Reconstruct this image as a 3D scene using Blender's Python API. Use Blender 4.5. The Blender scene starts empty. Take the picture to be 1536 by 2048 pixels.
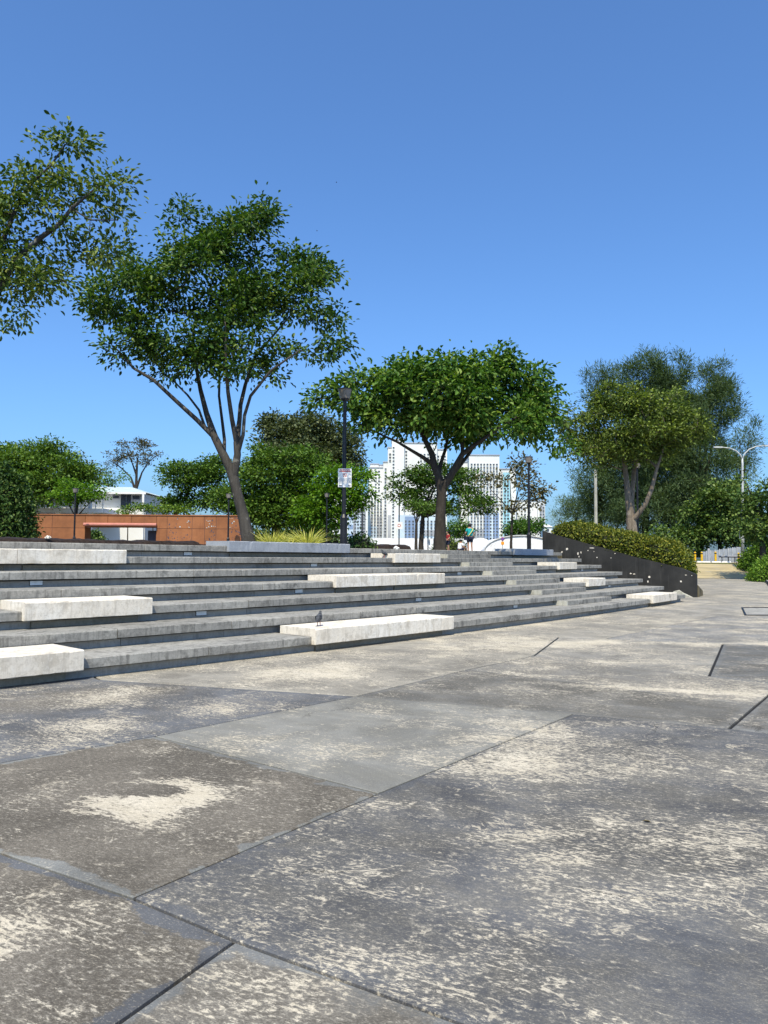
import bpy, bmesh, math, random
import numpy as np
from mathutils import Vector, Matrix, Quaternion, noise as mnoise
R = math.radians
random.seed(7)
rng = np.random.default_rng(11)
scn = bpy.context.scene
col = scn.collection

# ------------------------------------------------------------------ camera, sky, sun, exposure
FOC, PITCH, ROLL, EYE = 1540.0, R(3.31), R(0.4), 1.6
cam_d = bpy.data.cameras.new('camera')
cam = bpy.data.objects.new('camera', cam_d)
col.objects.link(cam)
cam_d.sensor_fit = 'VERTICAL'
cam_d.sensor_height = 36.0
cam_d.lens = 36.0 * FOC / 2048.0
cam_d.clip_start = 0.1
cam_d.clip_end = 6000
cam.location = (0, 0, EYE)
cam.rotation_euler = (Matrix.Rotation(R(90) + PITCH, 4, 'X') @ Matrix.Rotation(ROLL, 4, 'Z')).to_euler()
scn.camera = cam

SUN_EL, SUN_AZ = R(56), math.atan2(-0.12, -0.99)       # azimuth: atan2(x, y) of the direction towards the sun
world = bpy.data.worlds.new('World')
scn.world = world
world.use_nodes = True
wn = world.node_tree
sky = wn.nodes.new('ShaderNodeTexSky')
sky.sky_type = 'NISHITA'
sky.sun_disc = False
sky.sun_elevation = SUN_EL
sky.sun_rotation = SUN_AZ
sky.altitude = 0
sky.air_density = 1.0
sky.dust_density = 2.3
sky.ozone_density = 8.5
bg = wn.nodes['Background']
bg.inputs['Strength'].default_value = 0.15
wb = wn.nodes.new('ShaderNodeMix')                      # white balance of the camera, the same over the whole sky
wb.data_type, wb.blend_type = 'RGBA', 'MULTIPLY'
wb.inputs[0].default_value = 1.0
wb.inputs[7].default_value = (0.83, 1.05, 1.20, 1.0)
wn.links.new(sky.outputs[0], wb.inputs[6])
wn.links.new(wb.outputs[2], bg.inputs[0])
sun_d = bpy.data.lights.new('sun', 'SUN')
sun_d.energy = 4.3
sun_d.angle = R(0.5)
sun_d.color = (1.0, 0.89, 0.67)
sun = bpy.data.objects.new('sun', sun_d)
col.objects.link(sun)
sdir = Vector((math.sin(SUN_AZ) * math.cos(SUN_EL), math.cos(SUN_AZ) * math.cos(SUN_EL), math.sin(SUN_EL)))
sun.rotation_euler = sdir.to_track_quat('Z', 'Y').to_euler()
scn.view_settings.view_transform = 'Standard'
scn.view_settings.look = 'None'
scn.view_settings.exposure = 0.34
scn.view_settings.gamma = 1.0
scn.view_settings.use_curve_mapping = False
scn.cycles.max_bounces = 4
scn.cycles.transparent_max_bounces = 8

# ------------------------------------------------------------------ survey helpers (photo measurement -> place)
def ray(px, py):
    u = (px - 768) / FOC
    v = -(py - 1024) / FOC
    u, v = u * math.cos(ROLL) - v * math.sin(ROLL), u * math.sin(ROLL) + v * math.cos(ROLL)
    return Vector((u, math.cos(PITCH) - v * math.sin(PITCH), math.sin(PITCH) + v * math.cos(PITCH)))
def on_z(px, py, z=0.0):
    d = ray(px, py)
    return Vector((0, 0, EYE)) + d * ((z - EYE) / d.z)
def at_y(px, py, Y):
    d = ray(px, py)
    return Vector((0, 0, EYE)) + d * (Y / d.y)
def to_px(p):
    x, y, z = p[0], p[1], p[2] - EYE
    f = y * math.cos(PITCH) + z * math.sin(PITCH)
    v = -y * math.sin(PITCH) + z * math.cos(PITCH)
    u, v = x / f, v / f
    u, v = u * math.cos(ROLL) + v * math.sin(ROLL), -u * math.sin(ROLL) + v * math.cos(ROLL)
    return 768 + u * FOC, 1024 - v * FOC

# ------------------------------------------------------------------ object helpers
def thing(name, label, cat, loc=(0, 0, 0), group=None, rotz=0):
    o = bpy.data.objects.new(name, None)
    col.objects.link(o)
    o.location = loc
    o.rotation_euler = (0, 0, rotz)
    o.empty_display_size = 0.2
    o['label'] = label
    o['category'] = cat
    if group:
        o['group'] = group
    return o
def tag(o, label, cat, group=None):
    o['label'] = label
    o['category'] = cat
    if group:
        o['group'] = group
    return o
def link(name, me, mats, parent=None, world_space=True):
    o = bpy.data.objects.new(name, me)
    col.objects.link(o)
    if mats is not None and len(me.materials) == 0:
        for m in (mats if isinstance(mats, (list, tuple)) else [mats]):
            me.materials.append(m)
    if parent is not None:
        o.parent = parent
        if world_space:
            q = parent
            inv = Matrix.Identity(4)
            chain = []
            while q:
                chain.append(q.matrix_basis.copy())
                q = q.parent
            for mb in chain:
                inv = inv @ mb.inverted() if False else inv
            mw = Matrix.Identity(4)
            for mb in reversed(chain):
                mw = mw @ mb
            o.matrix_basis = mw.inverted()
    return o
class MB:
    """collects verts and faces, with a material index for each face"""
    def __init__(s):
        s.v, s.f, s.m = [], [], []
    def add(s, verts, faces, m=0):
        n = len(s.v)
        s.v += [tuple(p) for p in verts]
        s.f += [tuple(i + n for i in f) for f in faces]
        s.m += [m] * len(faces)
        return s
    def box(s, lo, hi, m=0, rz=0.0, c=None):
        (x0, y0, z0), (x1, y1, z1) = lo, hi
        vs = [(x0, y0, z0), (x1, y0, z0), (x1, y1, z0), (x0, y1, z0), (x0, y0, z1), (x1, y0, z1), (x1, y1, z1), (x0, y1, z1)]
        if rz:
            cx, cy = c if c else ((x0 + x1) / 2, (y0 + y1) / 2)
            ca, sa = math.cos(rz), math.sin(rz)
            vs = [(cx + (x - cx) * ca - (y - cy) * sa, cy + (x - cx) * sa + (y - cy) * ca, z) for x, y, z in vs]
        return s.add(vs, [(3, 2, 1, 0), (4, 5, 6, 7), (0, 1, 5, 4), (1, 2, 6, 5), (2, 3, 7, 6), (3, 0, 4, 7)], m)
    def tube(s, pts, rad, n=8, m=0, cap=True):
        pts = [Vector(p) for p in pts]
        if not isinstance(rad, (list, tuple)):
            rad = [rad] * len(pts)
        base = len(s.v)
        up = None
        for i, p in enumerate(pts):
            d = (pts[min(i + 1, len(pts) - 1)] - pts[max(i - 1, 0)])
            d = d.normalized() if d.length > 1e-9 else Vector((0, 0, 1))
            if up is None:
                up = d.orthogonal().normalized()
            up = (up - d * up.dot(d))
            up = up.normalized() if up.length > 1e-6 else d.orthogonal().normalized()
            b = d.cross(up)
            for k in range(n):
                a = 2 * math.pi * k / n
                s.v.append(tuple(p + (up * math.cos(a) + b * math.sin(a)) * rad[i]))
        for i in range(len(pts) - 1):
            for k in range(n):
                a, b_ = base + i * n + k, base + i * n + (k + 1) % n
                s.f.append((a, b_, b_ + n, a + n))
                s.m.append(m)
        if cap:
            s.f.append(tuple(base + k for k in reversed(range(n))))
            s.f.append(tuple(base + (len(pts) - 1) * n + k for k in range(n)))
            s.m += [m, m]
        return s
    def lathe(s, prof, c, n=12, m=0):
        base = len(s.v)
        for r, z in prof:
            for k in range(n):
                a = 2 * math.pi * k / n
                s.v.append((c[0] + r * math.cos(a), c[1] + r * math.sin(a), c[2] + z))
        for i in range(len(prof) - 1):
            for k in range(n):
                a, b = base + i * n + k, base + i * n + (k + 1) % n
                s.f.append((a, b, b + n, a + n))
                s.m.append(m)
        s.f.append(tuple(base + k for k in reversed(range(n))))
        s.f.append(tuple(base + (len(prof) - 1) * n + k for k in range(n)))
        s.m += [m, m]
        return s
    def mesh(s, name, smooth=False):
        me = bpy.data.meshes.new(name)
        me.from_pydata(s.v, [], s.f)
        if any(s.m):
            me.polygons.foreach_set('material_index', s.m)
        if smooth:
            me.polygons.foreach_set('use_smooth', [True] * len(s.f))
        me.update()
        return me
    def build(s, name, mats, parent=None, smooth=False):
        return link(name, s.mesh(name, smooth), mats, parent)
def structure(o):
    o['kind'] = 'structure'
    return o

# ------------------------------------------------------------------ materials
class NT:
    def __init__(s, name):
        s.mat = bpy.data.materials.new(name)
        s.mat.use_nodes = True
        s.t = s.mat.node_tree
        s.b = s.t.nodes['Principled BSDF']
        s.b.inputs['Roughness'].default_value = 0.85
        s.b.inputs['Specular IOR Level'].default_value = 0.25
        s._pos = None
    def n(s, kind, **kw):
        nd = s.t.nodes.new(kind)
        for k, v in kw.items():
            setattr(nd, k, v)
        return nd
    def lk(s, a, b):
        s.t.links.new(a, b)
    def pos(s, obj=False):
        if s._pos is None:
            s._pos = s.n('ShaderNodeNewGeometry').outputs['Position'] if not obj else s.n('ShaderNodeTexCoord').outputs['Object']
        return s._pos
    def scaled(s, sc, rot=(0, 0, 0), loc=(0, 0, 0)):
        src = s.pos()
        if any(rot):
            mr = s.n('ShaderNodeMapping')
            mr.inputs['Rotation'].default_value = rot
            s.lk(src, mr.inputs['Vector'])
            src = mr.outputs[0]
        mp = s.n('ShaderNodeMapping')
        mp.inputs['Scale'].default_value = sc
        mp.inputs['Location'].default_value = loc
        s.lk(src, mp.inputs['Vector'])
        return mp.outputs[0]
    def noise(s, scale, detail=4, rough=0.6, vec=None, dist=0.0, out='Fac'):
        nd = s.n('ShaderNodeTexNoise')
        nd.inputs['Scale'].default_value = scale
        nd.inputs['Detail'].default_value = detail
        nd.inputs['Roughness'].default_value = rough
        nd.inputs['Distortion'].default_value = dist
        s.lk(vec if vec is not None else s.pos(), nd.inputs['Vector'])
        return nd.outputs[out]
    def ramp(s, fac, lo, hi, a=0.0, b=1.0, smooth=True):
        nd = s.n('ShaderNodeMapRange')
        nd.interpolation_type = 'SMOOTHSTEP' if smooth else 'LINEAR'
        s.put(nd.inputs['Value'], fac)
        s.put(nd.inputs['From Min'], lo)
        s.put(nd.inputs['From Max'], hi)
        nd.inputs['To Min'].default_value = a
        nd.inputs['To Max'].default_value = b
        return nd.outputs[0]
    def put(s, sock, v):
        if isinstance(v, (int, float, tuple)):
            sock.default_value = v
        else:
            s.lk(v, sock)
    def math(s, op, a, b=0.0, clamp=False):
        nd = s.n('ShaderNodeMath', operation=op, use_clamp=clamp)
        s.put(nd.inputs[0], a)
        s.put(nd.inputs[1], b)
        return nd.outputs[0]
    def mix(s, fac, a, b, mode='MIX'):
        nd = s.n('ShaderNodeMix', data_type='RGBA', blend_type=mode)
        nd.clamp_factor = True
        s.put(nd.inputs[0], fac)
        for sock, v in ((nd.inputs[6], a), (nd.inputs[7], b)):
            s.put(sock, v if not (isinstance(v, tuple) and len(v) == 3) else v + (1.0,))
        return nd.outputs[2]
    def attr(s, name, kind='OBJECT', out='Color'):
        return s.n('ShaderNodeAttribute', attribute_type=kind, attribute_name=name).outputs[out]
    def rand(s):
        return s.n('ShaderNodeObjectInfo').outputs['Random']
    def bump(s, h, strength=0.3, dist=0.01):
        nd = s.n('ShaderNodeBump')
        nd.inputs['Strength'].default_value = strength
        nd.inputs['Distance'].default_value = dist
        s.lk(h, nd.inputs['Height'])
        s.lk(nd.outputs[0], s.b.inputs['Normal'])
    def col(s, c):
        s.put(s.b.inputs['Base Color'], c if not (isinstance(c, tuple) and len(c) == 3) else c + (1.0,))
        return s.mat

def plain(name, c, rough=0.6, var=0.12, scale=6.0, metal=0.0, spec=0.3):
    t = NT(name)
    f = t.noise(scale, 5, 0.65)
    d = tuple(x * (1 - var * 2) for x in c)
    l = tuple(min(1, x * (1 + var)) for x in c)
    t.b.inputs['Roughness'].default_value = rough
    t.b.inputs['Metallic'].default_value = metal
    t.b.inputs['Specular IOR Level'].default_value = spec
    return t.col(t.mix(t.ramp(f, 0.3, 0.7), d, l))

def concrete(name, base, dark, light, stain=0.5, tint=0.12, bare=0.0):
    t = NT(name)
    big = t.noise(1.1, 5, 0.65, dist=0.4)
    fine = t.noise(38, 5, 0.75)
    streak = t.noise(1.0, 4, 0.7, vec=t.scaled((14, 14, 1.2)))
    horiz = t.noise(1.0, 4, 0.6, vec=t.scaled((0.9, 0.9, 30)))
    c = t.mix(t.ramp(big, 0.35, 0.68), base, light)
    c = t.mix(t.math('MULTIPLY', t.ramp(streak, 0.48, 0.7), stain), c, dark)
    c = t.mix(t.math('MULTIPLY', t.ramp(t.noise(3.3, 6, 0.7), 0.5, 0.66), stain), c, dark)
    c = t.mix(t.math('MULTIPLY', t.ramp(horiz, 0.52, 0.7), 0.25), c, dark)
    c = t.mix(t.ramp(fine, 0.35, 0.75, -0.0, 0.34), c, dark)
    mot = t.noise(16, 6, 0.75, dist=0.6)
    c = t.mix(t.math('MULTIPLY', t.ramp(mot, 0.50, 0.66), 0.5 * stain), c, tuple(x * 0.75 for x in dark))
    c = t.mix(t.math('MULTIPLY', t.ramp(mot, 0.46, 0.36), 0.45), c, light)
    pit = t.math('MULTIPLY', t.ramp(t.noise(60, 2, 0.5), 0.66, 0.74), 0.5)
    c = t.mix(pit, c, light)
    c = t.mix(t.math('MULTIPLY', t.ramp(t.noise(7.5, 8, 0.78), 0.55, 0.66), 0.55 * stain), c, tuple(x * 0.7 for x in dark))
    c = t.mix(t.math('MULTIPLY', t.ramp(t.noise(0.8, 8, 0.74), 0.59, 0.66), 0.75 * stain), c, tuple(x * 0.35 for x in dark))
    r = t.ramp(t.rand(), 0, 1, 1 - tint, 1 + tint, smooth=False)
    m = t.n('ShaderNodeVectorMath', operation='SCALE')
    t.lk(c, m.inputs[0])
    t.lk(r, m.inputs['Scale'])
    t.bump(t.math('ADD', fine, t.math('MULTIPLY', big, 2.0)), 0.35, 0.006)
    t.b.inputs['Roughness'].default_value = 0.9
    return t.col(m.outputs[0])

M = {}
M['slab'] = concrete('grey_weathered_concrete', (0.275, 0.265, 0.24), (0.14, 0.135, 0.122), (0.38, 0.365, 0.325), 0.85)
M['riser'] = concrete('blue_grey_riser_concrete', (0.325, 0.315, 0.29), (0.20, 0.195, 0.18), (0.40, 0.385, 0.355), 0.5, 0.1)
M['white_slab'] = concrete('pale_cream_concrete', (0.73, 0.66, 0.55), (0.50, 0.445, 0.36), (0.78, 0.74, 0.66), 0.8, 0.05)
M['brown_riser'] = concrete('brown_tinted_riser', (0.27, 0.25, 0.20), (0.17, 0.155, 0.12), (0.33, 0.31, 0.26), 0.5, 0.06)
M['blue_slab'] = concrete('blue_grey_painted_concrete', (0.33, 0.355, 0.39), (0.24, 0.255, 0.28), (0.38, 0.40, 0.43), 0.4, 0.05)
M['rough_end'] = concrete('rough_pale_block_end', (0.42, 0.41, 0.35), (0.26, 0.25, 0.2), (0.5, 0.49, 0.43), 0.6, 0.05)
M['soil'] = plain('dark_mulch', (0.028, 0.018, 0.014), 0.95, 0.3, 14)
M['earth'] = plain('dry_earth', (0.16, 0.13, 0.07), 0.95, 0.3, 3)
M['black_metal'] = plain('black_painted_steel', (0.012, 0.012, 0.016), 0.4, 0.2, 5, spec=0.4)
M['grey_metal'] = plain('galvanised_steel', (0.50, 0.51, 0.50), 0.45, 0.12, 4)
M['lamp_glass'] = plain('frosted_lamp_glass', (0.22, 0.20, 0.18), 0.3, 0.12, 3)
M['light_lens'] = plain('white_light_lens', (0.74, 0.78, 0.80), 0.35, 0.05, 8)
M['white'] = plain('white_paint', (0.78, 0.78, 0.77), 0.6, 0.05, 0.6)
M['offwhite'] = plain('white_plaster', (0.74, 0.74, 0.72), 0.8, 0.06, 0.05)
M['tower_grey'] = plain('grey_facade_paint', (0.40, 0.41, 0.44), 0.8, 0.1, 0.04)
M['tower_blue'] = plain('blue_facade_paint', (0.28, 0.38, 0.57), 0.8, 0.1, 0.04)
M['tower_sky'] = plain('light_blue_facade_paint', (0.60, 0.70, 0.80), 0.8, 0.1, 0.04)
M['tower_cyan'] = plain('cyan_facade_paint', (0.34, 0.60, 0.70), 0.8, 0.1, 0.04)
M['window_glass'] = plain('dark_window_glass', (0.07, 0.085, 0.11), 0.2, 0.2, 0.1)
M['tent'] = plain('white_tent_fabric', (0.80, 0.81, 0.82), 0.7, 0.05, 0.5)
M['roof'] = plain('pale_green_metal_roof', (0.50, 0.58, 0.58), 0.5, 0.08, 1.5)
M['yellow'] = plain('yellow_bollard_paint', (0.75, 0.45, 0.02), 0.5, 0.1, 9)
M['orange'] = plain('orange_sign_paint', (0.80, 0.32, 0.02), 0.5, 0.06, 9)
M['red'] = plain('red_print', (0.45, 0.04, 0.03), 0.6, 0.05, 9)
M['blue_sign'] = plain('blue_sign_paint', (0.08, 0.10, 0.42), 0.5, 0.05, 9)
M['print'] = plain('dark_print', (0.06, 0.06, 0.09), 0.6, 0.05, 9)
M['skin'] = plain('skin', (0.42, 0.24, 0.16), 0.6, 0.08, 9)
M['hair'] = plain('black_hair', (0.012, 0.01, 0.01), 0.5, 0.1, 30)
M['teal'] = plain('teal_cotton', (0.02, 0.36, 0.37), 0.85, 0.12, 9)
M['navy'] = plain('navy_cotton', (0.015, 0.02, 0.045), 0.85, 0.12, 9)
M['red_cloth'] = plain('red_cotton', (0.30, 0.025, 0.025), 0.85, 0.12, 9)
M['white_cloth'] = plain('white_cotton', (0.75, 0.75, 0.77), 0.85, 0.05, 9)
M['strap'] = plain('pale_yellow_strap', (0.65, 0.60, 0.15), 0.8, 0.08, 9)
M['pigeon'] = plain('slate_feathers', (0.07, 0.075, 0.085), 0.7, 0.35, 30)
M['feet'] = plain('pink_bird_feet', (0.35, 0.12, 0.1), 0.7, 0.1, 30)
M['zinc'] = plain('zinc_sheet', (0.38, 0.41, 0.45), 0.5, 0.1, 1.2, spec=0.4)
M['asphalt'] = plain('asphalt', (0.06, 0.06, 0.06), 0.95, 0.2, 2)
M['grass'] = plain('grass_ground', (0.055, 0.085, 0.02), 0.95, 0.3, 1.3)
M['bark'] = None

def make_bark(name, base, light):
    t = NT(name)
    s = t.noise(1.0, 6, 0.7, vec=t.scaled((9, 9, 2.2)))
    lich = t.noise(3.0, 5, 0.7)
    c = t.mix(t.ramp(s, 0.35, 0.65), base, tuple(x * 1.7 for x in base))
    c = t.mix(t.math('MULTIPLY', t.ramp(lich, 0.55, 0.68), 0.75), c, light)
    t.bump(s, 0.7, 0.03)
    return t.col(c)
M['bark'] = make_bark('grey_bark', (0.042, 0.038, 0.033), (0.26, 0.25, 0.215))
M['bark_dark'] = make_bark('dark_bark', (0.03, 0.025, 0.02), (0.09, 0.08, 0.065))
M['bark_pale'] = make_bark('pale_bark', (0.13, 0.105, 0.08), (0.33, 0.29, 0.24))

def leaf_mat(name, dark, mid, light, trans=0.25, rough=0.45, spec=0.35):
    """colour comes from a random value stored for each leaf"""
    t = NT(name)
    a = t.n('ShaderNodeAttribute', attribute_type='GEOMETRY', attribute_name='leaf').outputs['Fac']
    r = t.n('ShaderNodeValToRGB')
    e = r.color_ramp.elements
    e[0].position, e[0].color = 0.0, dark + (1,)
    e[1].position, e[1].color = 1.0, light + (1,)
    m = e.new(0.55)
    m.color = mid + (1,)
    t.lk(a, r.inputs[0])
    t.b.inputs['Roughness'].default_value = rough
    t.b.inputs['Specular IOR Level'].default_value = spec * 0.55
    t.lk(r.outputs[0], t.b.inputs['Base Color'])
    tr = t.n('ShaderNodeBsdfTranslucent')
    br = t.n('ShaderNodeMix', data_type='RGBA', blend_type='MULTIPLY')
    br.inputs[0].default_value = 1.0
    t.lk(r.outputs[0], br.inputs[6])
    br.inputs[7].default_value = (1.5, 1.6, 0.5, 1)
    t.lk(br.outputs[2], tr.inputs[0])
    ms = t.n('ShaderNodeMixShader')
    ms.inputs[0].default_value = trans
    t.lk(t.b.outputs[0], ms.inputs[1])
    t.lk(tr.outputs[0], ms.inputs[2])
    t.lk(ms.outputs[0], t.t.nodes['Material Output'].inputs['Surface'])
    return t.mat
M['leaf_deep'] = leaf_mat('deep_green_leaf', (0.017, 0.048, 0.009), (0.062, 0.13, 0.021), (0.2, 0.27, 0.06))
M['leaf_near'] = leaf_mat('mixed_green_leaf', (0.026, 0.06, 0.012), (0.095, 0.155, 0.03), (0.26, 0.3, 0.08))
M['leaf_bright'] = leaf_mat('bright_green_leaf', (0.022, 0.066, 0.011), (0.088, 0.18, 0.027), (0.24, 0.33, 0.07))
M['leaf_olive'] = leaf_mat('olive_leaf', (0.034, 0.055, 0.01), (0.105, 0.15, 0.028), (0.29, 0.36, 0.075))
M['leaf_rain'] = leaf_mat('rain_tree_leaf', (0.03, 0.065, 0.011), (0.1, 0.185, 0.028), (0.2, 0.29, 0.05), 0.2)
M['leaf_lime'] = leaf_mat('lime_green_leaf', (0.045, 0.12, 0.009), (0.12, 0.235, 0.02), (0.21, 0.34, 0.035), 0.3)
M['leaf_grey'] = leaf_mat('grey_green_leaf', (0.04, 0.058, 0.024), (0.1, 0.125, 0.052), (0.19, 0.21, 0.1), 0.15)
M['leaf_brown'] = leaf_mat('brown_green_leaf', (0.0630, 0.0588, 0.0252), (0.1190, 0.1120, 0.0448), (0.1820, 0.1540, 0.0840), 0.15)
M['needle'] = leaf_mat('casuarina_needle', (0.046, 0.08, 0.036), (0.088, 0.135, 0.058), (0.15, 0.2, 0.095), 0.25, 0.6, 0.1)
M['leaf_dark'] = leaf_mat('dark_glossy_leaf', (0.018, 0.045, 0.01), (0.052, 0.105, 0.022), (0.19, 0.26, 0.065), 0.15)
M['leaf_hedge'] = leaf_mat('yellow_green_hedge_leaf', (0.0297, 0.0607, 0.0108), (0.1215, 0.1485, 0.0216), (0.2970, 0.2835, 0.0405), 0.2)
M['leaf_lhedge'] = leaf_mat('fresh_green_hedge_leaf', (0.0360, 0.0840, 0.0096), (0.0960, 0.1920, 0.0192), (0.2400, 0.3600, 0.0480), 0.25)
M['leaf_yellow'] = leaf_mat('yellow_strap_leaf', (0.2200, 0.2500, 0.0400), (0.5200, 0.5000, 0.1000), (0.7200, 0.6600, 0.2400), 0.25)
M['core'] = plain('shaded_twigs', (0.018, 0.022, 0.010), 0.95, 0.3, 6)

def plaza_material():
    t = NT('worn_painted_concrete')
    paint = t.attr('paint')
    grime = t.attr('grime')
    wear = t.attr('wear', out='Fac')
    grimy = t.attr('grimy', out='Fac')
    edge = t.n('ShaderNodeAttribute', attribute_type='GEOMETRY', attribute_name='edge').outputs['Fac']
    v = t.scaled((1, 1, 1), (0, 0, R(-12)))
    vs = t.scaled((0.75, 1.35, 1), (0, 0, R(27)))
    warp = t.noise(1.4, 5, 0.6, vec=v)
    big = t.noise(0.55, 6, 0.62, vec=v, dist=0.5)
    mid = t.noise(2.4, 6, 0.68, vec=vs, dist=0.35)
    chip = t.noise(9.0, 7, 0.78, vec=vs, dist=0.5)
    chip2 = t.noise(34.0, 5, 0.75, vec=vs, dist=0.3)
    fine = t.noise(160.0, 3, 0.7, vec=v)
    scr = t.noise(1.0, 6, 0.7, vec=t.scaled((3.0, 46, 1), (0, 0, R(29))))
    cream = t.mix(t.ramp(mid, 0.35, 0.7), (0.55, 0.485, 0.37), (0.67, 0.60, 0.475))
    # worn patches: the threshold follows broad wear
    def blob(px, py, rx, ry, soft=0.25, rot=0.0, nz=1.1):
        c = on_z(px, py)
        sub = t.n('ShaderNodeVectorMath', operation='SUBTRACT')
        t.lk(t.pos(), sub.inputs[0])
        sub.inputs[1].default_value = c
        mp = t.n('ShaderNodeMapping')
        mp.inputs['Rotation'].default_value = (0, 0, rot)
        t.lk(sub.outputs[0], mp.inputs[0])
        sc = t.n('ShaderNodeVectorMath', operation='MULTIPLY')
        t.lk(mp.outputs[0], sc.inputs[0])
        sc.inputs[1].default_value = (1 / rx, 1 / ry, 0)
        ln = t.n('ShaderNodeVectorMath', operation='LENGTH')
        t.lk(sc.outputs[0], ln.inputs[0])
        d = t.math('ADD', ln.outputs['Value'], t.math('MULTIPLY', t.math('SUBTRACT', chip, 0.5), nz))
        d = t.math('ADD', d, t.math('MULTIPLY', t.math('SUBTRACT', mid, 0.5), nz))
        return t.ramp(d, 1 + soft, 1 - soft)
    def plus(*a):
        o = a[0]
        for b in a[1:]:
            o = t.math('MAXIMUM', o, b)
        return o
    ring = t.math('MULTIPLY', blob(302, 1598, 0.45, 0.47, 0.35, 0.7, 2.0), blob(285, 1580, 0.25, 0.14, -0.4, 0.1, 1.5))
    cream_blobs = plus(
        ring, blob(1110, 1462, 1.5, 0.5, 0.8), blob(940, 1530, 0.7, 0.35, 0.8),
        blob(20, 1870, 0.16, 0.2, 0.3), blob(190, 1445, 0.45, 0.4, 0.5), blob(420, 1422, 0.3, 0.4, 0.5),
        blob(1300, 1378, 1.9, 0.13, 0.6, 0.32), blob(1330, 1287, 4.0, 0.3, 0.6, 0.05), blob(1000, 1290, 1.4, 0.8, 0.8), blob(560, 1350, 3.4, 0.5, 0.7, -0.8), blob(950, 1262, 5.0, 0.4, 0.7, -0.85),
        blob(1030, 1672, 0.34, 0.09, 0.35, -0.15), blob(1140, 1718, 0.2, 0.1, 0.4),
        blob(1230, 1820, 0.62, 0.18, 0.9, -0.45), blob(820, 1795, 0.5, 0.09, 0.8, 0.5), blob(640, 1960, 0.5, 0.2, 0.9), blob(600, 1500, 0.8, 0.45, 0.9))
    grime_blobs = plus(blob(1030, 1680, 0.24, 0.06, 0.3), blob(1150, 1727, 0.20, 0.06, 0.3), blob(1340, 1742, 0.24, 0.05, 0.35, -0.3), blob(345, 1352, 0.24, 0.22, 0.2, 0, 0.4),
                       blob(930, 1262, 0.9, 0.3, 0.4), blob(160, 1395, 1.3, 0.6, 0.6, -0.7))
    bare_blue = blob(1290, 1570, 1.3, 0.6, 0.9)
    band = t.attr('band', out='Fac')
    en = t.math('MULTIPLY', t.ramp(t.math('ADD', edge, t.math('MULTIPLY', t.math('SUBTRACT', mid, 0.5), 4.2)), 0.35, 0.95), band)
    thr = t.math('SUBTRACT', 0.668, t.math('MULTIPLY', wear, 0.185))
    thr = t.math('SUBTRACT', thr, t.math('MULTIPLY', t.math('SUBTRACT', big, 0.5), 0.40))
    thr = t.math('SUBTRACT', thr, t.math('ADD', t.math('MULTIPLY', cream_blobs, 0.055), t.math('MULTIPLY', ring, 0.06)))
    thr = t.math('SUBTRACT', thr, t.math('MULTIPLY', t.math('SUBTRACT', warp, 0.5), 0.16))
    thr = t.math('ADD', thr, t.math('MULTIPLY', en, 0.10))
    thr = t.math('ADD', thr, t.math('MULTIPLY', bare_blue, 0.03))
    chips = t.math('ADD', t.math('MULTIPLY', chip, 0.45), t.math('MULTIPLY', chip2, 0.55))
    cm = t.ramp(t.math('SUBTRACT', chips, thr), -0.018, 0.036)
    cs = t.math('MULTIPLY', t.ramp(t.math('SUBTRACT', t.math('ADD', t.math('MULTIPLY', scr, 0.55), t.math('MULTIPLY', chip2, 0.45)), thr), -0.012, 0.03), 0.75)
    gm = t.math('SUBTRACT', t.math('ADD', t.math('ADD', t.math('MULTIPLY', mid, 0.5), t.math('MULTIPLY', big, 0.35)), t.math('MULTIPLY', chip2, 0.25)), t.math('SUBTRACT', 0.95, t.math('MULTIPLY', grimy, 0.8)))
    gm = t.math('SUBTRACT', gm, t.math('MULTIPLY', en, 0.4))
    gmask = plus(t.ramp(gm, -0.10, 0.10), t.math('MULTIPLY', grime_blobs, 0.9))
    pv = t.mix(t.ramp(mid, 0.3, 0.7), paint, t.mix(0.22, paint, (0.30, 0.31, 0.32)))
    grit = t.noise(115.0, 5, 0.8, vec=vs)
    gcol = t.mix(t.ramp(t.math('ADD', t.math('MULTIPLY', grit, 0.6), t.math('MULTIPLY', chip2, 0.4)), 0.40, 0.60), t.mix(0.34, grime, (0.03, 0.028, 0.025)), t.mix(0.20, grime, (0.46, 0.42, 0.35)))
    tone = t.ramp(t.noise(0.9, 7, 0.66, vec=v, dist=0.8), 0.34, 0.68, 0.62, 1.02)
    def dim(cc):
        m = t.n('ShaderNodeVectorMath', operation='SCALE')
        t.lk(cc, m.inputs[0])
        t.lk(tone, m.inputs['Scale'])
        return m.outputs[0]
    c = dim(t.mix(gmask, pv, gcol))
    c = t.mix(t.math('MULTIPLY', t.ramp(chip2, 0.56, 0.66), t.math('MULTIPLY', gmask, 0.5)), c, (0.36, 0.33, 0.28))
    def contour(scale, seed, width, lo, hi):
        q = t.noise(scale, 5, 0.62, vec=t.scaled((0.8, 1.25, 1), (0, 0, R(27)), (seed, seed * 2, 0)), dist=0.9)
        ln = t.ramp(t.math('ABSOLUTE', t.math('SUBTRACT', q, 0.5)), width, width * 0.35)
        k = t.math('ADD', t.math('MULTIPLY', chip, 0.5), t.math('MULTIPLY', warp, 0.5))
        return t.math('MULTIPLY', ln, t.math('MULTIPLY', t.ramp(k, lo, hi), wear))
    lines = plus(contour(1.5, 3.1, 0.010, 0.50, 0.56), contour(3.6, 7.7, 0.013, 0.53, 0.58))
    soft = t.math('MULTIPLY', t.ramp(t.math('SUBTRACT', chips, thr), -0.085, 0.02), 0.5)
    c = t.mix(soft, c, (0.34, 0.315, 0.265))
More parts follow.
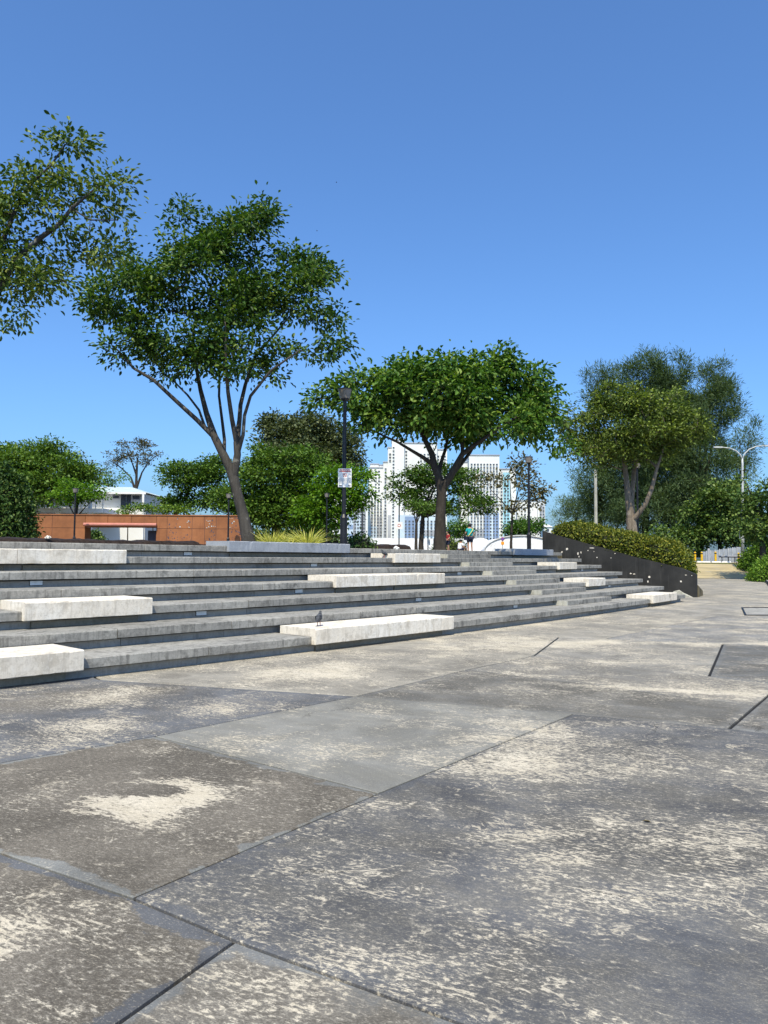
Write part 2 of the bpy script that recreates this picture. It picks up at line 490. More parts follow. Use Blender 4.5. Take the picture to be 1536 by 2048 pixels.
    c = t.mix(plus(cm, cs, t.math('MULTIPLY', lines, 1.3, True)), c, cream)
    core = t.ramp(t.math('ADD', ring, t.math('MULTIPLY', t.math('SUBTRACT', chips, 0.5), 3.0)), 0.55, 1.0)
    c = t.mix(t.math('MULTIPLY', core, 0.85), c, cream)
    c = t.mix(t.math('MULTIPLY', t.ramp(t.noise(1.7, 6, 0.75, vec=v), 0.60, 0.68), 0.35), c, (0.10, 0.095, 0.085))
    c = t.mix(t.ramp(fine, 0.36, 0.62, 0.32, -0.0), c, (0.06, 0.056, 0.05))
    c = t.mix(t.math('MULTIPLY', t.ramp(t.noise(90, 4, 0.7, vec=vs), 0.55, 0.68), 0.3), c, cream)
    vo = t.n('ShaderNodeTexVoronoi', feature='DISTANCE_TO_EDGE')
    vo.inputs['Scale'].default_value = 0.42
    wv = t.n('ShaderNodeVectorMath', operation='ADD')
    ws = t.n('ShaderNodeVectorMath', operation='SCALE')
    t.lk(t.noise(2.2, 6, 0.7, vec=v, out='Color'), ws.inputs[0])
    ws.inputs['Scale'].default_value = 0.55
    t.lk(v, wv.inputs[0])
    t.lk(ws.outputs[0], wv.inputs[1])
    t.lk(wv.outputs[0], vo.inputs['Vector'])
    crack = t.math('MULTIPLY', t.ramp(vo.outputs['Distance'], 0.0035, 0.0008), t.ramp(t.noise(0.7, 3, 0.5, vec=v), 0.54, 0.62))
    c = t.mix(t.math('MULTIPLY', crack, 0.75), c, (0.03, 0.028, 0.025))
    t.bump(t.math('ADD', t.math('MULTIPLY', cm, -0.35), t.math('ADD', t.math('MULTIPLY', fine, 0.5), t.math('MULTIPLY', chip, 0.5))), 0.5, 0.004)
    t.b.inputs['Roughness'].default_value = 0.9
    t.b.inputs['Specular IOR Level'].default_value = 0.06
    return t.col(c)
M['plaza'] = plaza_material()
M['joint'] = plain('black_joint_filler', (0.022, 0.022, 0.022), 0.9, 0.2, 20)

def black_wall_material():
    t = NT('black_wall_paint')
    f = t.noise(0.9, 6, 0.65)
    st = t.noise(1.0, 4, 0.6, vec=t.scaled((7, 7, 0.8)))
    c = t.mix(t.ramp(f, 0.35, 0.7), (0.020, 0.020, 0.0195), (0.038, 0.037, 0.035))
    c = t.mix(t.math('MULTIPLY', t.ramp(st, 0.5, 0.7), 0.5), c, (0.055, 0.053, 0.05))
    t.bump(f, 0.3, 0.01)
    t.b.inputs['Roughness'].default_value = 0.7
    return t.col(c)
M['black_wall'] = black_wall_material()
def corten_material():
    t = NT('corten_rust')
    f = t.noise(1.2, 6, 0.65)
    g = t.noise(12, 5, 0.7)
    st = t.noise(1.0, 4, 0.6, vec=t.scaled((3, 3, 0.4)))
    c = t.mix(t.ramp(f, 0.3, 0.7), (0.235, 0.095, 0.042), (0.325, 0.132, 0.056))
    c = t.mix(t.math('MULTIPLY', t.ramp(st, 0.5, 0.72), 0.45), c, (0.17, 0.06, 0.03))
    c = t.mix(t.math('MULTIPLY', t.ramp(g, 0.5, 0.75), 0.3), c, (0.40, 0.17, 0.08))
    r = t.ramp(t.rand(), 0, 1, 0.9, 1.08, smooth=False)
    m = t.n('ShaderNodeVectorMath', operation='SCALE')
    t.lk(c, m.inputs[0])
    t.lk(r, m.inputs['Scale'])
    return t.col(m.outputs[0])
M['corten'] = corten_material()
M['sunlit_steel'] = plain('sunlit_rust_tube', (0.50, 0.20, 0.15), 0.55, 0.08, 3)  # lighter pinkish rust, sunlight on the canopy edge put into the colour
def ramp_material():
    t = NT('yellow_grooved_ramp')
    f = t.noise(0.8, 6, 0.7)
    s = t.noise(1.0, 5, 0.65, vec=t.scaled((0.25, 2.4, 2.4)))
    c = t.mix(t.ramp(s, 0.35, 0.65), (0.30, 0.25, 0.155), (0.50, 0.41, 0.23))
    c = t.mix(t.math('MULTIPLY', t.ramp(f, 0.5, 0.7), 0.5), c, (0.36, 0.34, 0.29))
    return t.col(c)
M['ramp'] = ramp_material()
def far_plaza_material():
    t = NT('pale_walk_concrete')
    s = t.noise(1.0, 6, 0.65, vec=t.scaled((0.3, 1.2, 1)))
    return t.col(t.mix(t.ramp(s, 0.35, 0.68), (0.22, 0.21, 0.19), (0.40, 0.37, 0.33)))

# ------------------------------------------------------------------ ground
DZ, TH = 0.261, 0.135
structure(MB().box((-90, -40, -0.30), (90, 76, -0.022)).build('ground', M['joint']))
structure(MB().add([(-2500, 71, 1.22), (2500, 71, 1.22), (2500, 5000, 1.22), (-2500, 5000, 1.22), (-2500, 71, -3), (2500, 71, -3)],
                   [(0, 1, 2, 3), (4, 5, 1, 0)]).build('open_land', M['grass']))

V = {'v0': (-352, 1585), 'v1': (265, 1795), 'v2': (470, 1880), 'v4': (1146, 1428), 'v5': (310, 1472), 'v6': (757, 1586), 'v7': (712, 1392), 'v8': (938, 1338), 'v9': (1068, 1311),
     'v10': (1458, 1457), 'v11': (1513, 1410), 'v12': (1418, 1352), 'v13': (1446, 1287), 'v14': (1118, 1274), 'v15': (1018, 1302), 'v16': (818, 1282), 'v17': (1561, 1369),
     'e3': (1520, 2265), 'e4': (-70, 2258), 'e5': (-900, 2258), 'e6': (-1100, 1640), 'e7': (1950, 1521), 'e8': (2500, 2258), 's1': (150, 1335), 's2': (-420, 1415), 's3': (-620, 1470), 'e9': (2300, 1455), 'e10': (2300, 1312),
     's4': (740, 1265), 'j1': (1213, 1277), 'j2': (1433, 1232), 's5': (1010, 1224), 'e11': (2300, 1242), 'j6': (200, 1359)}
BLUE, GREYG, DGREY, TAN, PALE = (0.104, 0.108, 0.118), (0.275, 0.268, 0.236), (0.20, 0.196, 0.182), (0.38, 0.35, 0.29), (0.21, 0.21, 0.20)
BR, BR2, DK = (0.165, 0.145, 0.118), (0.20, 0.18, 0.15), (0.115, 0.11, 0.10)
panels = [  # vertices, paint, grime colour, wear, griminess
    (['v0', 'v1', 'v2', 'e4', 'e5', 'e6'], BLUE, BR, 0.42, 0.72),
    (['v2', 'e3', 'e4'], (0.20, 0.205, 0.20), BR2, 0.48, 0.62),
    (['v1', 'v6', 'v4', 'v10', 'e7', 'e8', 'e3', 'v2'], BLUE, (0.17, 0.163, 0.147), 0.56, 0.52),
    (['v0', 'v5', 'v6', 'v1'], (0.225, 0.228, 0.212), BR, 0.34, 0.86),
    (['v5', 'v7', 'v4', 'v6'], GREYG, BR2, 0.46, 0.36),
    (['v0', 'v5', 'v7', 'j6', 's1', 's2', 's3', 'e6'], (0.13, 0.136, 0.148), BR2, 0.48, 0.42),
    (['j6', 'v7', 'v8', 'v9', 'v15', 'v16', 's4', 's1'], TAN, (0.27, 0.25, 0.21), 0.66, 0.52),
    (['v7', 'v8', 'v11', 'v10', 'v4'], DGREY, (0.155, 0.148, 0.13), 0.44, 0.55),
    (['v8', 'v9', 'v12', 'v17', 'v11'], (0.25, 0.24, 0.215), (0.24, 0.22, 0.185), 0.6, 0.5),
    (['v10', 'v11', 'v17', 'e9', 'e7'], PALE, DK, 0.42, 0.55),
    (['v9', 'v14', 'j1', 'v13', 'v12'], (0.30, 0.285, 0.25), BR2, 0.66, 0.45),
    (['v13', 'v12', 'v17', 'e9', 'e10'], (0.16, 0.168, 0.17), DK, 0.40, 0.5),
    (['v16', 'v15', 'v9', 'v14', 'j1', 'j2', 's5', 's4'], TAN, (0.26, 0.245, 0.215), 0.66, 0.5),
    (['j1', 'v13', 'e10', 'e11', 'j2'], (0.24, 0.24, 0.235), (0.25, 0.235, 0.205), 0.62, 0.45),
]
plaza = structure(thing('plaza', 'wide plaza floor of irregular worn painted concrete panels', 'plaza', (0, 0, 0)))
del plaza['category']
def inset(poly, d):
    n = len(poly)
    area = sum(poly[i].x * poly[(i + 1) % n].y - poly[(i + 1) % n].x * poly[i].y for i in range(n))
    sg = 1 if area > 0 else -1
    out = []
    for i in range(n):
        a, b, c = poly[i - 1], poly[i], poly[(i + 1) % n]
        e1, e2 = (b - a).normalized(), (c - b).normalized()
        n1, n2 = Vector((-e1.y, e1.x)) * sg, Vector((-e2.y, e2.x)) * sg
        k = 1 + n1.dot(n2)
        out.append(b + (n1 + n2) * (d / max(k, 0.25)))
    return out
def panel_object(poly, z, paint, grime, wear, grimy, band=0.25, gap=0.012):
    n = len(poly)
    a = inset(poly, gap)
    b = inset(poly, gap + 0.006)
    c = inset(poly, gap + 0.12)
    vs = [(p.x, p.y, z - 0.05) for p in a] + [(p.x, p.y, z - 0.005) for p in a] + [(p.x, p.y, z) for p in b] + [(p.x, p.y, z) for p in c]
    area = sum(poly[i].x * poly[(i + 1) % n].y - poly[(i + 1) % n].x * poly[i].y for i in range(n))
    fs = []
    for lv in range(3):
        for i in range(n):
            j = (i + 1) % n
            fs.append((lv * n + i, lv * n + j, (lv + 1) * n + j, (lv + 1) * n + i))
    fs.append(tuple(3 * n + i for i in range(n)))
    if area < 0:
        fs = [tuple(reversed(f)) for f in fs]
    me = bpy.data.meshes.new('paving_panel')
    me.from_pydata(vs, [], fs)
    at = me.attributes.new('edge', 'FLOAT', 'POINT')
    at.data.foreach_set('value', [1.0] * (3 * n) + [0.0] * n)
    o = link('paving_panel', me, M['plaza'], plaza)
    o['paint'], o['grime'], o['wear'], o['grimy'], o['band'] = list(paint), list(grime), wear, grimy, band
    return o
for i, (keys, paint, grime, wear, grimy) in enumerate(panels):
    panel_object([on_z(*V[k]).to_2d() for k in keys], random.uniform(-0.003, 0.001), paint, grime, wear, grimy, (1.0, 0.5, 0.3, 1.0, 0.5, 0.3)[i] if i < 6 else 0.2, 0.010 if i < 5 else 0.019)
# far apron of the plaza and the strip under the steps
far = [on_z(*V['s5']).to_2d(), on_z(*V['j2']).to_2d(), on_z(*V['e11']).to_2d(), Vector((60, 40)), Vector((60, 64)), Vector((14, 64)), Vector((10, 36))]
panel_object(far, 0.0, (0.36, 0.34, 0.30), (0.30, 0.285, 0.25), 0.62, 0.5)
# paving panel with dark joint lines out on the right, no real cover
cv = [on_z(*p).to_2d() for p in ((1484, 1216), (1600, 1216), (1640, 1231), (1491, 1231))]
mb = MB()
mb.add([(p.x, p.y, 0.004) for p in inset(cv, 0.05)] + [(p.x, p.y, -0.02) for p in cv], [(0, 1, 2, 3), (4, 5, 1, 0), (5, 6, 2, 1), (6, 7, 3, 2), (7, 4, 0, 3)])
fr = MB()
for a, b in ((0, 1), (1, 2), (2, 3), (3, 0)):
    fr.tube([(cv[a].x, cv[a].y, 0.0), (cv[b].x, cv[b].y, 0.0)], 0.035, 4)
ic = thing('edge_panel', 'large grey paving panel with dark joint lines set flush in the plaza at the right edge', 'cover', (cv[0].x, cv[0].y, 0))
mb.build('panel_plate', M['slab'], ic)
fr.build('frame', M['black_metal'], ic)  # dark bars stand for the joint lines round the panel

# ------------------------------------------------------------------ stepped terrace
def c1(s):
    return Vector((s, 14.35 + 1.17 * s + 0.011 * s * s))
def nrm(s):
    d = Vector((1, 1.17 + 0.022 * s)).normalized()
    return Vector((-d.y, d.x))
def tread(s):
    return 0.845 + 0.0065 * (s + 4)
def tier_pt(k, s, back=0.0):
    return c1(s) + nrm(s) * ((k - 1) * tread(s) + back)
def s_for(k, px, z=None, back=0.0):
    z = k * DZ if z is None else z
    lo, hi = -9.0, 16.0
    for _ in range(50):
        m = (lo + hi) / 2
        p = tier_pt(k, m, back)
        x = to_px((p.x, p.y, z))[0] if p.y > 1 else -9999
        if x < px:
            lo = m
        else:
            hi = m
    return (lo + hi) / 2
def sweep(k, s0, s1, prof, closed_ends=True, step=0.5, chip=0.0):
    """prof: list of (back, z) going round the section; swept along tier k from s0 to s1"""
    n = max(1, int(abs(s1 - s0) / step))
    mb = MB()
    m = len(prof)
    for i in range(n + 1):
        s = s0 + (s1 - s0) * i / n
        for q, (b, z) in enumerate(prof):
            if chip and q in (2, 3):
                e = chip * (random.uniform(0, 1) ** 3 * 2.0) * (3.0 if random.random() < 0.05 else 1.0)
                b, z = (b + e * 0.3, z - e) if q == 2 else (b + e, z - e * 0.15)
            elif chip and q in (0, 1):
                b, z = b + random.uniform(0, chip * 0.6), z + random.uniform(0, chip * 0.6)
            p = tier_pt(k, s, b)
            mb.v.append((p.x, p.y, z))
    for i in range(n):
        for j in range(m):
            a, b = i * m + j, i * m + (j + 1) % m
            mb.f.append((a, b, b + m, a + m))
            mb.m.append(0)
    mb.f.append(tuple(reversed(range(m))))
    mb.f.append(tuple(n * m + j for j in range(m)))
    mb.m += [0, 0]
    return mb
def slab_prof(z1, z0, f, b, ch=0.010):
    return [(f + ch * 0.5, z0), (f, z0 + ch * 0.5), (f, z1 - ch), (f + ch, z1), (b, z1), (b, z0)]
terrace = thing('stepped_terrace', 'long stepped terrace of grey concrete slabs with pale raised bench blocks', 'steps', tuple(c1(-4).to_3d()))
END = {1: 1371, 2: 1328, 3: 1286, 4: 1244.5, 5: 1203.6, 6: 1163, 7: 1124}
BENCH = {1: [(-330, 168, 'w'), (632, 908, 'w'), (1307, 1354, 'w')], 3: [(50, 305, 'w'), (1178, 1211, 'w')], 4: [(673, 791, 'w'), (792, 890, 'w')], 5: [(1120, 1154, 'w')],
         6: [(-260, 34.5, 'w'), (35.5, 253, 'w'), (791, 881, 'w')], 7: [(459, 700, 'b'), (1031, 1107, 'b')]}
JOINT = {1: [418, 740, 1180, 1290], 2: [235, 463, 720, 1010, 1255], 3: [497, 780, 1090, 1200], 4: [123, 526, 940, 1142], 5: [388, 786, 1100], 6: [424, 690, 1000], 7: [102, 290, 980]}
LIGHTS = {5: [72, 918, 1163.5], 3: [402, 836, 1218], 7: [375], 6: [627], 4: [597], 2: [1030]}
HALF = {1: (1136, 1223), 2: (1084, 1172), 3: (1033, 1119.5), 4: (985, 1072.6), 5: (940, 1026), 6: (896, 981.5)}
SL = -8.5
for k in range(1, 8):
    send = s_for(k, END[k])
    T = 1.25
    # riser wall, cut into panels
    tier = MB()
    rs = [SL] + [s_for(k, px) + random.uniform(-0.1, 0.1) for px in sorted(JOINT[k])] + [send - 0.12]
    zb, zt = (k - 1) * DZ, k * DZ - TH
    t_obj = sweep(k, SL, send - 0.10, [(0.30, zb - 0.02), (0.30, zt - 0.01), (0.5, zt - 0.01), (0.5, zb - 0.02)]).build('tier', M['riser'], terrace)
    bs = [(s_for(k, a, k * DZ, -0.10), s_for(k, b, k * DZ, -0.10), m) for a, b, m in BENCH.get(k, [])]
    for a, b in zip(rs[:-1], rs[1:]):
        sweep(k, a + 0.003, b - 0.003, [(0.13, zb - 0.01), (0.13, zt - 0.022), (0.298, zt - 0.022), (0.298, zb - 0.01)]).build('riser_panel', M['riser'], t_obj)
    # grey slabs between the benches
    cuts = sorted([s_for(k, px) for px in JOINT[k]] + [-6.2])
    free = [(SL, send)]
    for a, b, m in bs:
        nf = []
        for x, y in free:
            if b <= x or a >= y:
                nf.append((x, y))
            else:
                if a > x:
                    nf.append((x, a))
                if b < y:
                    nf.append((b, y))
        free = nf
    for x, y in free:
        pts = [x] + [c for c in cuts if x + 0.25 < c < y - 0.25] + [y]
        for a, b in zip(pts[:-1], pts[1:]):
            dzj = random.uniform(-0.0035, 0.0035)
            fj = random.uniform(-0.006, 0.006)
            sweep(k, a + 0.004, b - 0.004, slab_prof(k * DZ + dzj, k * DZ - TH + dzj, fj, T), step=0.09, chip=0.006).build('slab', M['slab'], t_obj)
    for a, b, m in bs:
        top = 0.128 if m == 'w' else 0.115
        bo = sweep(k, a, b, slab_prof(k * DZ + top, k * DZ - TH - 0.004, -0.10, 0.80, 0.014), step=0.06, chip=0.009).build('bench_slab', M['white_slab'] if m == 'w' else M['blue_slab'], t_obj)
        bo['label'] = 'raised pale cream bench block' if m == 'w' else 'raised blue grey bench block'
        # support panel under the bench
        sup = sweep(k, a + 0.12, b - 0.10, [(0.085, zb + 0.002), (0.085, zt - 0.03), (0.127, zt - 0.03), (0.127, zb + 0.002)]).build('riser_panel', M['brown_riser'], t_obj)
    for px in LIGHTS.get(k, []):
        s = s_for(k, px, zb + 0.07, 0.13)
        d = Vector((1, 1.17 + 0.022 * s)).normalized()
        p = tier_pt(k, s, 0.13)
        n_ = nrm(s)
        lm = MB()
        fmb = MB()
        def brick(mb_, hw, z0, z1, t0, t1):
            q = []
            for z in (z0, z1):
                for u, w in ((-hw, t0), (hw, t0), (hw, t1), (-hw, t1)):
                    r_ = p + d * u - n_ * w
                    q.append((r_.x, r_.y, z))
            mb_.add(q, [(3, 2, 1, 0), (4, 5, 6, 7), (0, 1, 5, 4), (1, 2, 6, 5), (2, 3, 7, 6), (3, 0, 4, 7)])
        hw = 0.105
        brick(fmb, hw + 0.008, zb + 0.028, zb + 0.112, -0.002, 0.008)
        brick(lm, hw, zb + 0.035, zb + 0.105, 0.008, 0.016)
        f_o = fmb.build('step_light', M['black_metal'], t_obj)
        lm.build('lens', M['light_lens'], t_obj)
    if k in HALF:
        z0, z1 = k * DZ + 0.001, k * DZ + 0.131
        tb = tread(3) + 0.12
        a, b = s_for(k, HALF[k][0], z1, tb - 0.40), s_for(k, HALF[k][1], z1, tb - 0.40)
        sweep(k, a + 0.012, b, [(tb - 0.40, z0), (tb - 0.40, z1 - 0.008), (tb - 0.392, z1), (tb + 0.02, z1), (tb + 0.02, z0)]).build('half_step', M['slab'], t_obj)
        sweep(k, a - 0.02, a + 0.010, [(tb - 0.395, z0), (tb - 0.395, z1 - 0.004), (tb + 0.02, z1 - 0.004), (tb + 0.02, z0)]).build('half_step_end', M['rough_end'], t_obj)

# ground of the upper terrace
t7 = [tier_pt(7, s, 1.0) for s in np.linspace(SL - 1, 7.9, 12)]
poly = [(p.x, p.y) for p in t7] + [(10.5, 38.5), (16, 45), (25, 66), (27.5, 74), (30, 140), (-140, 140), (-90, 20), (-40, 4)]
tg = MB()
n = len(poly)
tg.add([(x, y, 1.79) for x, y in poly] + [(x, y, 0) for x, y in poly], [tuple(range(n))] + [(i, i + n, (i + 1) % n + n, (i + 1) % n) for i in range(n)])
structure(tg.build('terrace_ground', M['earth']))
def bed(name, s0, s1, b0, b1, z, seed):
    rnd = random.Random(seed)
    mb = MB()
    ns, nb = int((s1 - s0) / 0.12), 10
    for i in range(ns + 1):
        s = s0 + (s1 - s0) * i / ns
        for j in range(nb + 1):
            b = b0 + (b1 - b0) * (j / nb) ** 1.6
            p = tier_pt(7, s, b)
            h = 0 if j == 0 else z * min(1, 0.55 + 0.25 * j) + rnd.uniform(-0.018, 0.022) + 0.03 * mnoise.noise((s * 1.7, b * 2, seed))
            mb.v.append((p.x, p.y, 1.80 + h))
    for i in range(ns):
        for j in range(nb):
            a = i * (nb + 1) + j
            mb.f.append((a, a + nb + 1, a + nb + 2, a + 1))
            mb.m.append(0)
    return structure(mb.build(name, M['soil']))
bed('planting_bed', SL, s_for(7, 452), 0.95, 5.0, 0.13, 3)
bed('planting_bed', s_for(7, 452) + 0.02, s_for(7, 702), 0.92, 4.0, 0.06, 9)
bed('planting_bed', s_for(7, 702) + 0.02, s_for(7, 872), 0.95, 5.0, 0.19, 5)

# ------------------------------------------------------------------ black parapet wall with hedge behind it
wall = thing('parapet_wall', 'sloping black painted parapet wall with white paint chips closing the right end of the steps', 'wall', (12.9, 32.0, 0))
A, B = Vector((13.0, 31.95)), Vector((7.35, 36.1))
wd = (B - A).normalized()
wnn = Vector((-wd.y, wd.x))          # towards the steps is -wnn or +wnn
if wnn.dot(Vector((0, -1))) < 0:
    wnn = -wnn
def wall_px(px):
    # distance along the wall from A for a photo column
    r = ray(px, 1110)
    # solve A + wd t = r m
    M2 = np.array([[wd.x, -r.x], [wd.y, -r.y]])
    t_, m_ = np.linalg.solve(M2, np.array([-A.x, -A.y]))
    return t_
def wall_top(t_, py, px):
    p = A + wd * t_
    d = ray(px, py)
    return EYE + d.z * p.y / d.y
prof = []
for px, py in ((1391.5, 1149), (1362, 1136), (1271, 1114.5), (1200, 1094.5), (1130, 1075), (1085, 1062)):
    t_ = wall_px(px)
    prof.append((t_, wall_top(t_, py, px)))
prof[-1] = (prof[-1][0], prof[-1][1])
def wall_piece(ts, zt, name, lean=0.0):
    mb = MB()
    W_ = 0.22
    m = len(ts)
    for off in (0.0, -W_):
        for t_, z in zip(ts, zt):
            p = A + wd * t_ + wnn * off
            mb.v.append((p.x, p.y, 0.0))
            mb.v.append((p.x, p.y, z))
    for i in range(m - 1):
        a = 2 * i
        mb.f.append((a, a + 2, a + 3, a + 1))
        b = 2 * m + 2 * i
        mb.f.append((b, b + 1, b + 3, b + 2))
        mb.f.append((a + 1, a + 3, b + 3, b + 1))
    mb.f.append((0, 1, 2 * m + 1, 2 * m))
    e = 2 * (m - 1)
    mb.f.append((e, 2 * m + e, 2 * m + e + 1, e + 1))
    mb.m = [0] * len(mb.f)
    return mb.build(name, M['black_wall'], wall)
def zt_at(t_):
    for (a, za), (b, zb_) in zip(prof[:-1], prof[1:]):
        if a <= t_ <= b:
            return za + (zb_ - za) * (t_ - a) / (b - a)
    return prof[-1][1] if t_ > prof[-1][0] else prof[0][1]
tj = [prof[0][0], wall_px(1277), wall_px(1168), prof[-1][0]]
for a, b in zip(tj[:-1], tj[1:]):
    ts = [a + 0.004] + [t_ for t_, z in prof if a + 0.05 < t_ < b - 0.05] + [b - 0.004]
    wall_piece(ts, [zt_at(t_) for t_ in ts], 'wall_panel')
# flaked spots of paint on the wall face
spots = [(1134, 1098, 6, 7), (1124, 1104, 5, 5), (1156, 1107, 4, 9), (1162, 1105, 4, 6), (1158, 1113, 3, 5), (1184, 1096, 12, 2.4), (1176, 1101, 3, 3), (1194, 1115, 4, 4), (1230, 1107, 3, 3), (1261, 1147, 5, 4), (1268, 1148, 6, 3),
         (1298, 1154, 6, 6), (1295, 1163, 4, 6), (1361, 1163, 5, 5), (1222, 1116, 2.5, 2), (1371, 1150, 5, 2), (1383, 1151, 2.5, 2), (1188, 1103, 2, 2.4)]
for i, (px, py, w, h) in enumerate(spots):
    t_ = wall_px(px)
    p = A + wd * t_
    zc = wall_top(t_, py, px)
    px_m = p.y / FOC
    rnd = random.Random(i)
    vs = []
    for q in range(9):
        a = 2 * math.pi * q / 9
        rr = rnd.uniform(0.7, 1.15)
        u, z = -math.cos(a) * w / 2 * px_m * rr * 0.85, math.sin(a) * h / 2 * px_m * rr * 0.75
        pp = p + wd * u + wnn * 0.004
        vs.append((pp.x, pp.y, zc + z))
    MB().add(vs, [tuple(range(9))]).build('paint_chip', M['white_slab'], wall)
# broken foot of the wall
MB().add([tuple((A + wd * t_ + wnn * 0.02).to_3d() + Vector((0, 0, z))) for t_, z in ((0.25, 0.0), (1.0, 0.0), (0.95, 0.2), (0.75, 0.26), (0.6, 0.15), (0.42, 0.07))] +
         [tuple((A + wd * t_ + wnn * 0.001).to_3d() + Vector((0, 0, z))) for t_, z in ((0.2, 0.0), (1.05, 0.0), (1.0, 0.22), (0.75, 0.29), (0.57, 0.17), (0.38, 0.09))],
         [(0, 1, 2, 3, 4, 5)] + [(i, i + 6, (i + 1) % 6 + 6, (i + 1) % 6) for i in range(6)]).build('broken_corner', M['rough_end'], wall)
# ------------------------------------------------------------------ foliage engine
def leaf_mesh(name, pos, dirs, nors, length, width, tint, droop=0.12, fold=0.12, quads=2):
    """one mesh of many folded leaves, each with its own colour value"""
    n = len(pos)
    d = dirs / np.maximum(np.linalg.norm(dirs, axis=1, keepdims=True), 1e-6)
    s = np.cross(d, nors)
    s /= np.maximum(np.linalg.norm(s, axis=1, keepdims=True), 1e-6)
    up = np.cross(s, d)
    L = length[:, None]
    Wd = width[:, None]
    if quads == 2:
        tm = [(0, 0, 0), (0.34, 0.42, fold), (0.70, 0.36, fold * 0.7), (1.0, 0, -droop), (0.70, -0.36, fold * 0.7), (0.34, -0.42, fold)]
        fc = [(0, 1, 2, 3), (0, 3, 4, 5)]
    else:
        tm = [(0, 0, 0), (0.45, 0.5, fold), (1.0, 0, -droop), (0.45, -0.5, fold)]
        fc = [(0, 1, 2, 3)]
    k = len(tm)
    vs = np.empty((n, k, 3))
    for i, (a, b, c) in enumerate(tm):
        vs[:, i] = pos + d * L * a + s * Wd * b + up * L * c
    me = bpy.data.meshes.new(name)
    me.vertices.add(n * k)
    me.vertices.foreach_set('co', vs.reshape(-1))
    f = np.array(fc)
    faces = (f[None] + (np.arange(n) * k)[:, None, None]).reshape(-1, 4)
    me.loops.add(faces.size)
    me.loops.foreach_set('vertex_index', faces.reshape(-1).astype(np.int32))
    me.polygons.add(len(faces))
    me.polygons.foreach_set('loop_start', np.arange(0, faces.size, 4, dtype=np.int32))
    me.update(calc_edges=True)
    at = me.attributes.new('leaf', 'FLOAT', 'POINT')
    at.data.foreach_set('value', np.repeat(np.clip(tint, 0, 1), k).astype(np.float32))
    return me
def rand_dirs(n):
    v = rng.normal(size=(n, 3))
    return v / np.linalg.norm(v, axis=1, keepdims=True)
STYLE = {  # leaves for each cluster, cluster spread, leaf length, leaf width ratio, droop, normal bias
    'broad': dict(n=46, spread=0.36, L=0.15, w=0.56, down=0.25, flat=0.7),
    'big': dict(n=44, spread=0.46, L=0.21, w=0.6, down=0.35, flat=0.7),
    'far': dict(n=64, spread=0.70, L=0.29, w=0.7, down=0.15, quads=1, flat=0.75),
    'fine': dict(n=84, spread=0.85, L=0.28, w=0.6, down=0.05, quads=1, flat=0.35),
    'needle': dict(n=170, spread=0.8, L=0.55, w=0.15, down=0.25, quads=1),
}
def crown_clusters(lobes, Y, per_m3, depth=1.0, shell=0.5, seed=0, hole=0.0):
    pts = []
    for lb in lobes:
        cx, cy, rx, ry = lb[:4]
        dy = lb[4] if len(lb) > 4 else random.uniform(-0.5, 0.5)
        mpp = Y / FOC
        c = at_y(cx, cy, Y + dy)
        a, b_, c_ = rx * mpp, max(rx, ry) * mpp * 0.85 * depth, ry * mpp
        n = max(4, int(per_m3 * 4.19 * a * b_ * c_))
        v = rand_dirs(n)
        r = (shell ** 3 + (1 - shell ** 3) * rng.random(n)) ** (1 / 3)
        r = np.where(rng.random(n) < 0.09, r * rng.uniform(1.03, 1.2, n), r)
        p = v * r[:, None] * np.array([a, b_, c_]) + np.array(c)
        if hole:
            keep = [mnoise.noise((q[0] * 0.9 + seed, q[1] * 0.9, q[2] * 1.1)) > -0.45 + hole for q in p]
            p = p[np.array(keep)]
        pts.append(p)
    return np.concatenate(pts)
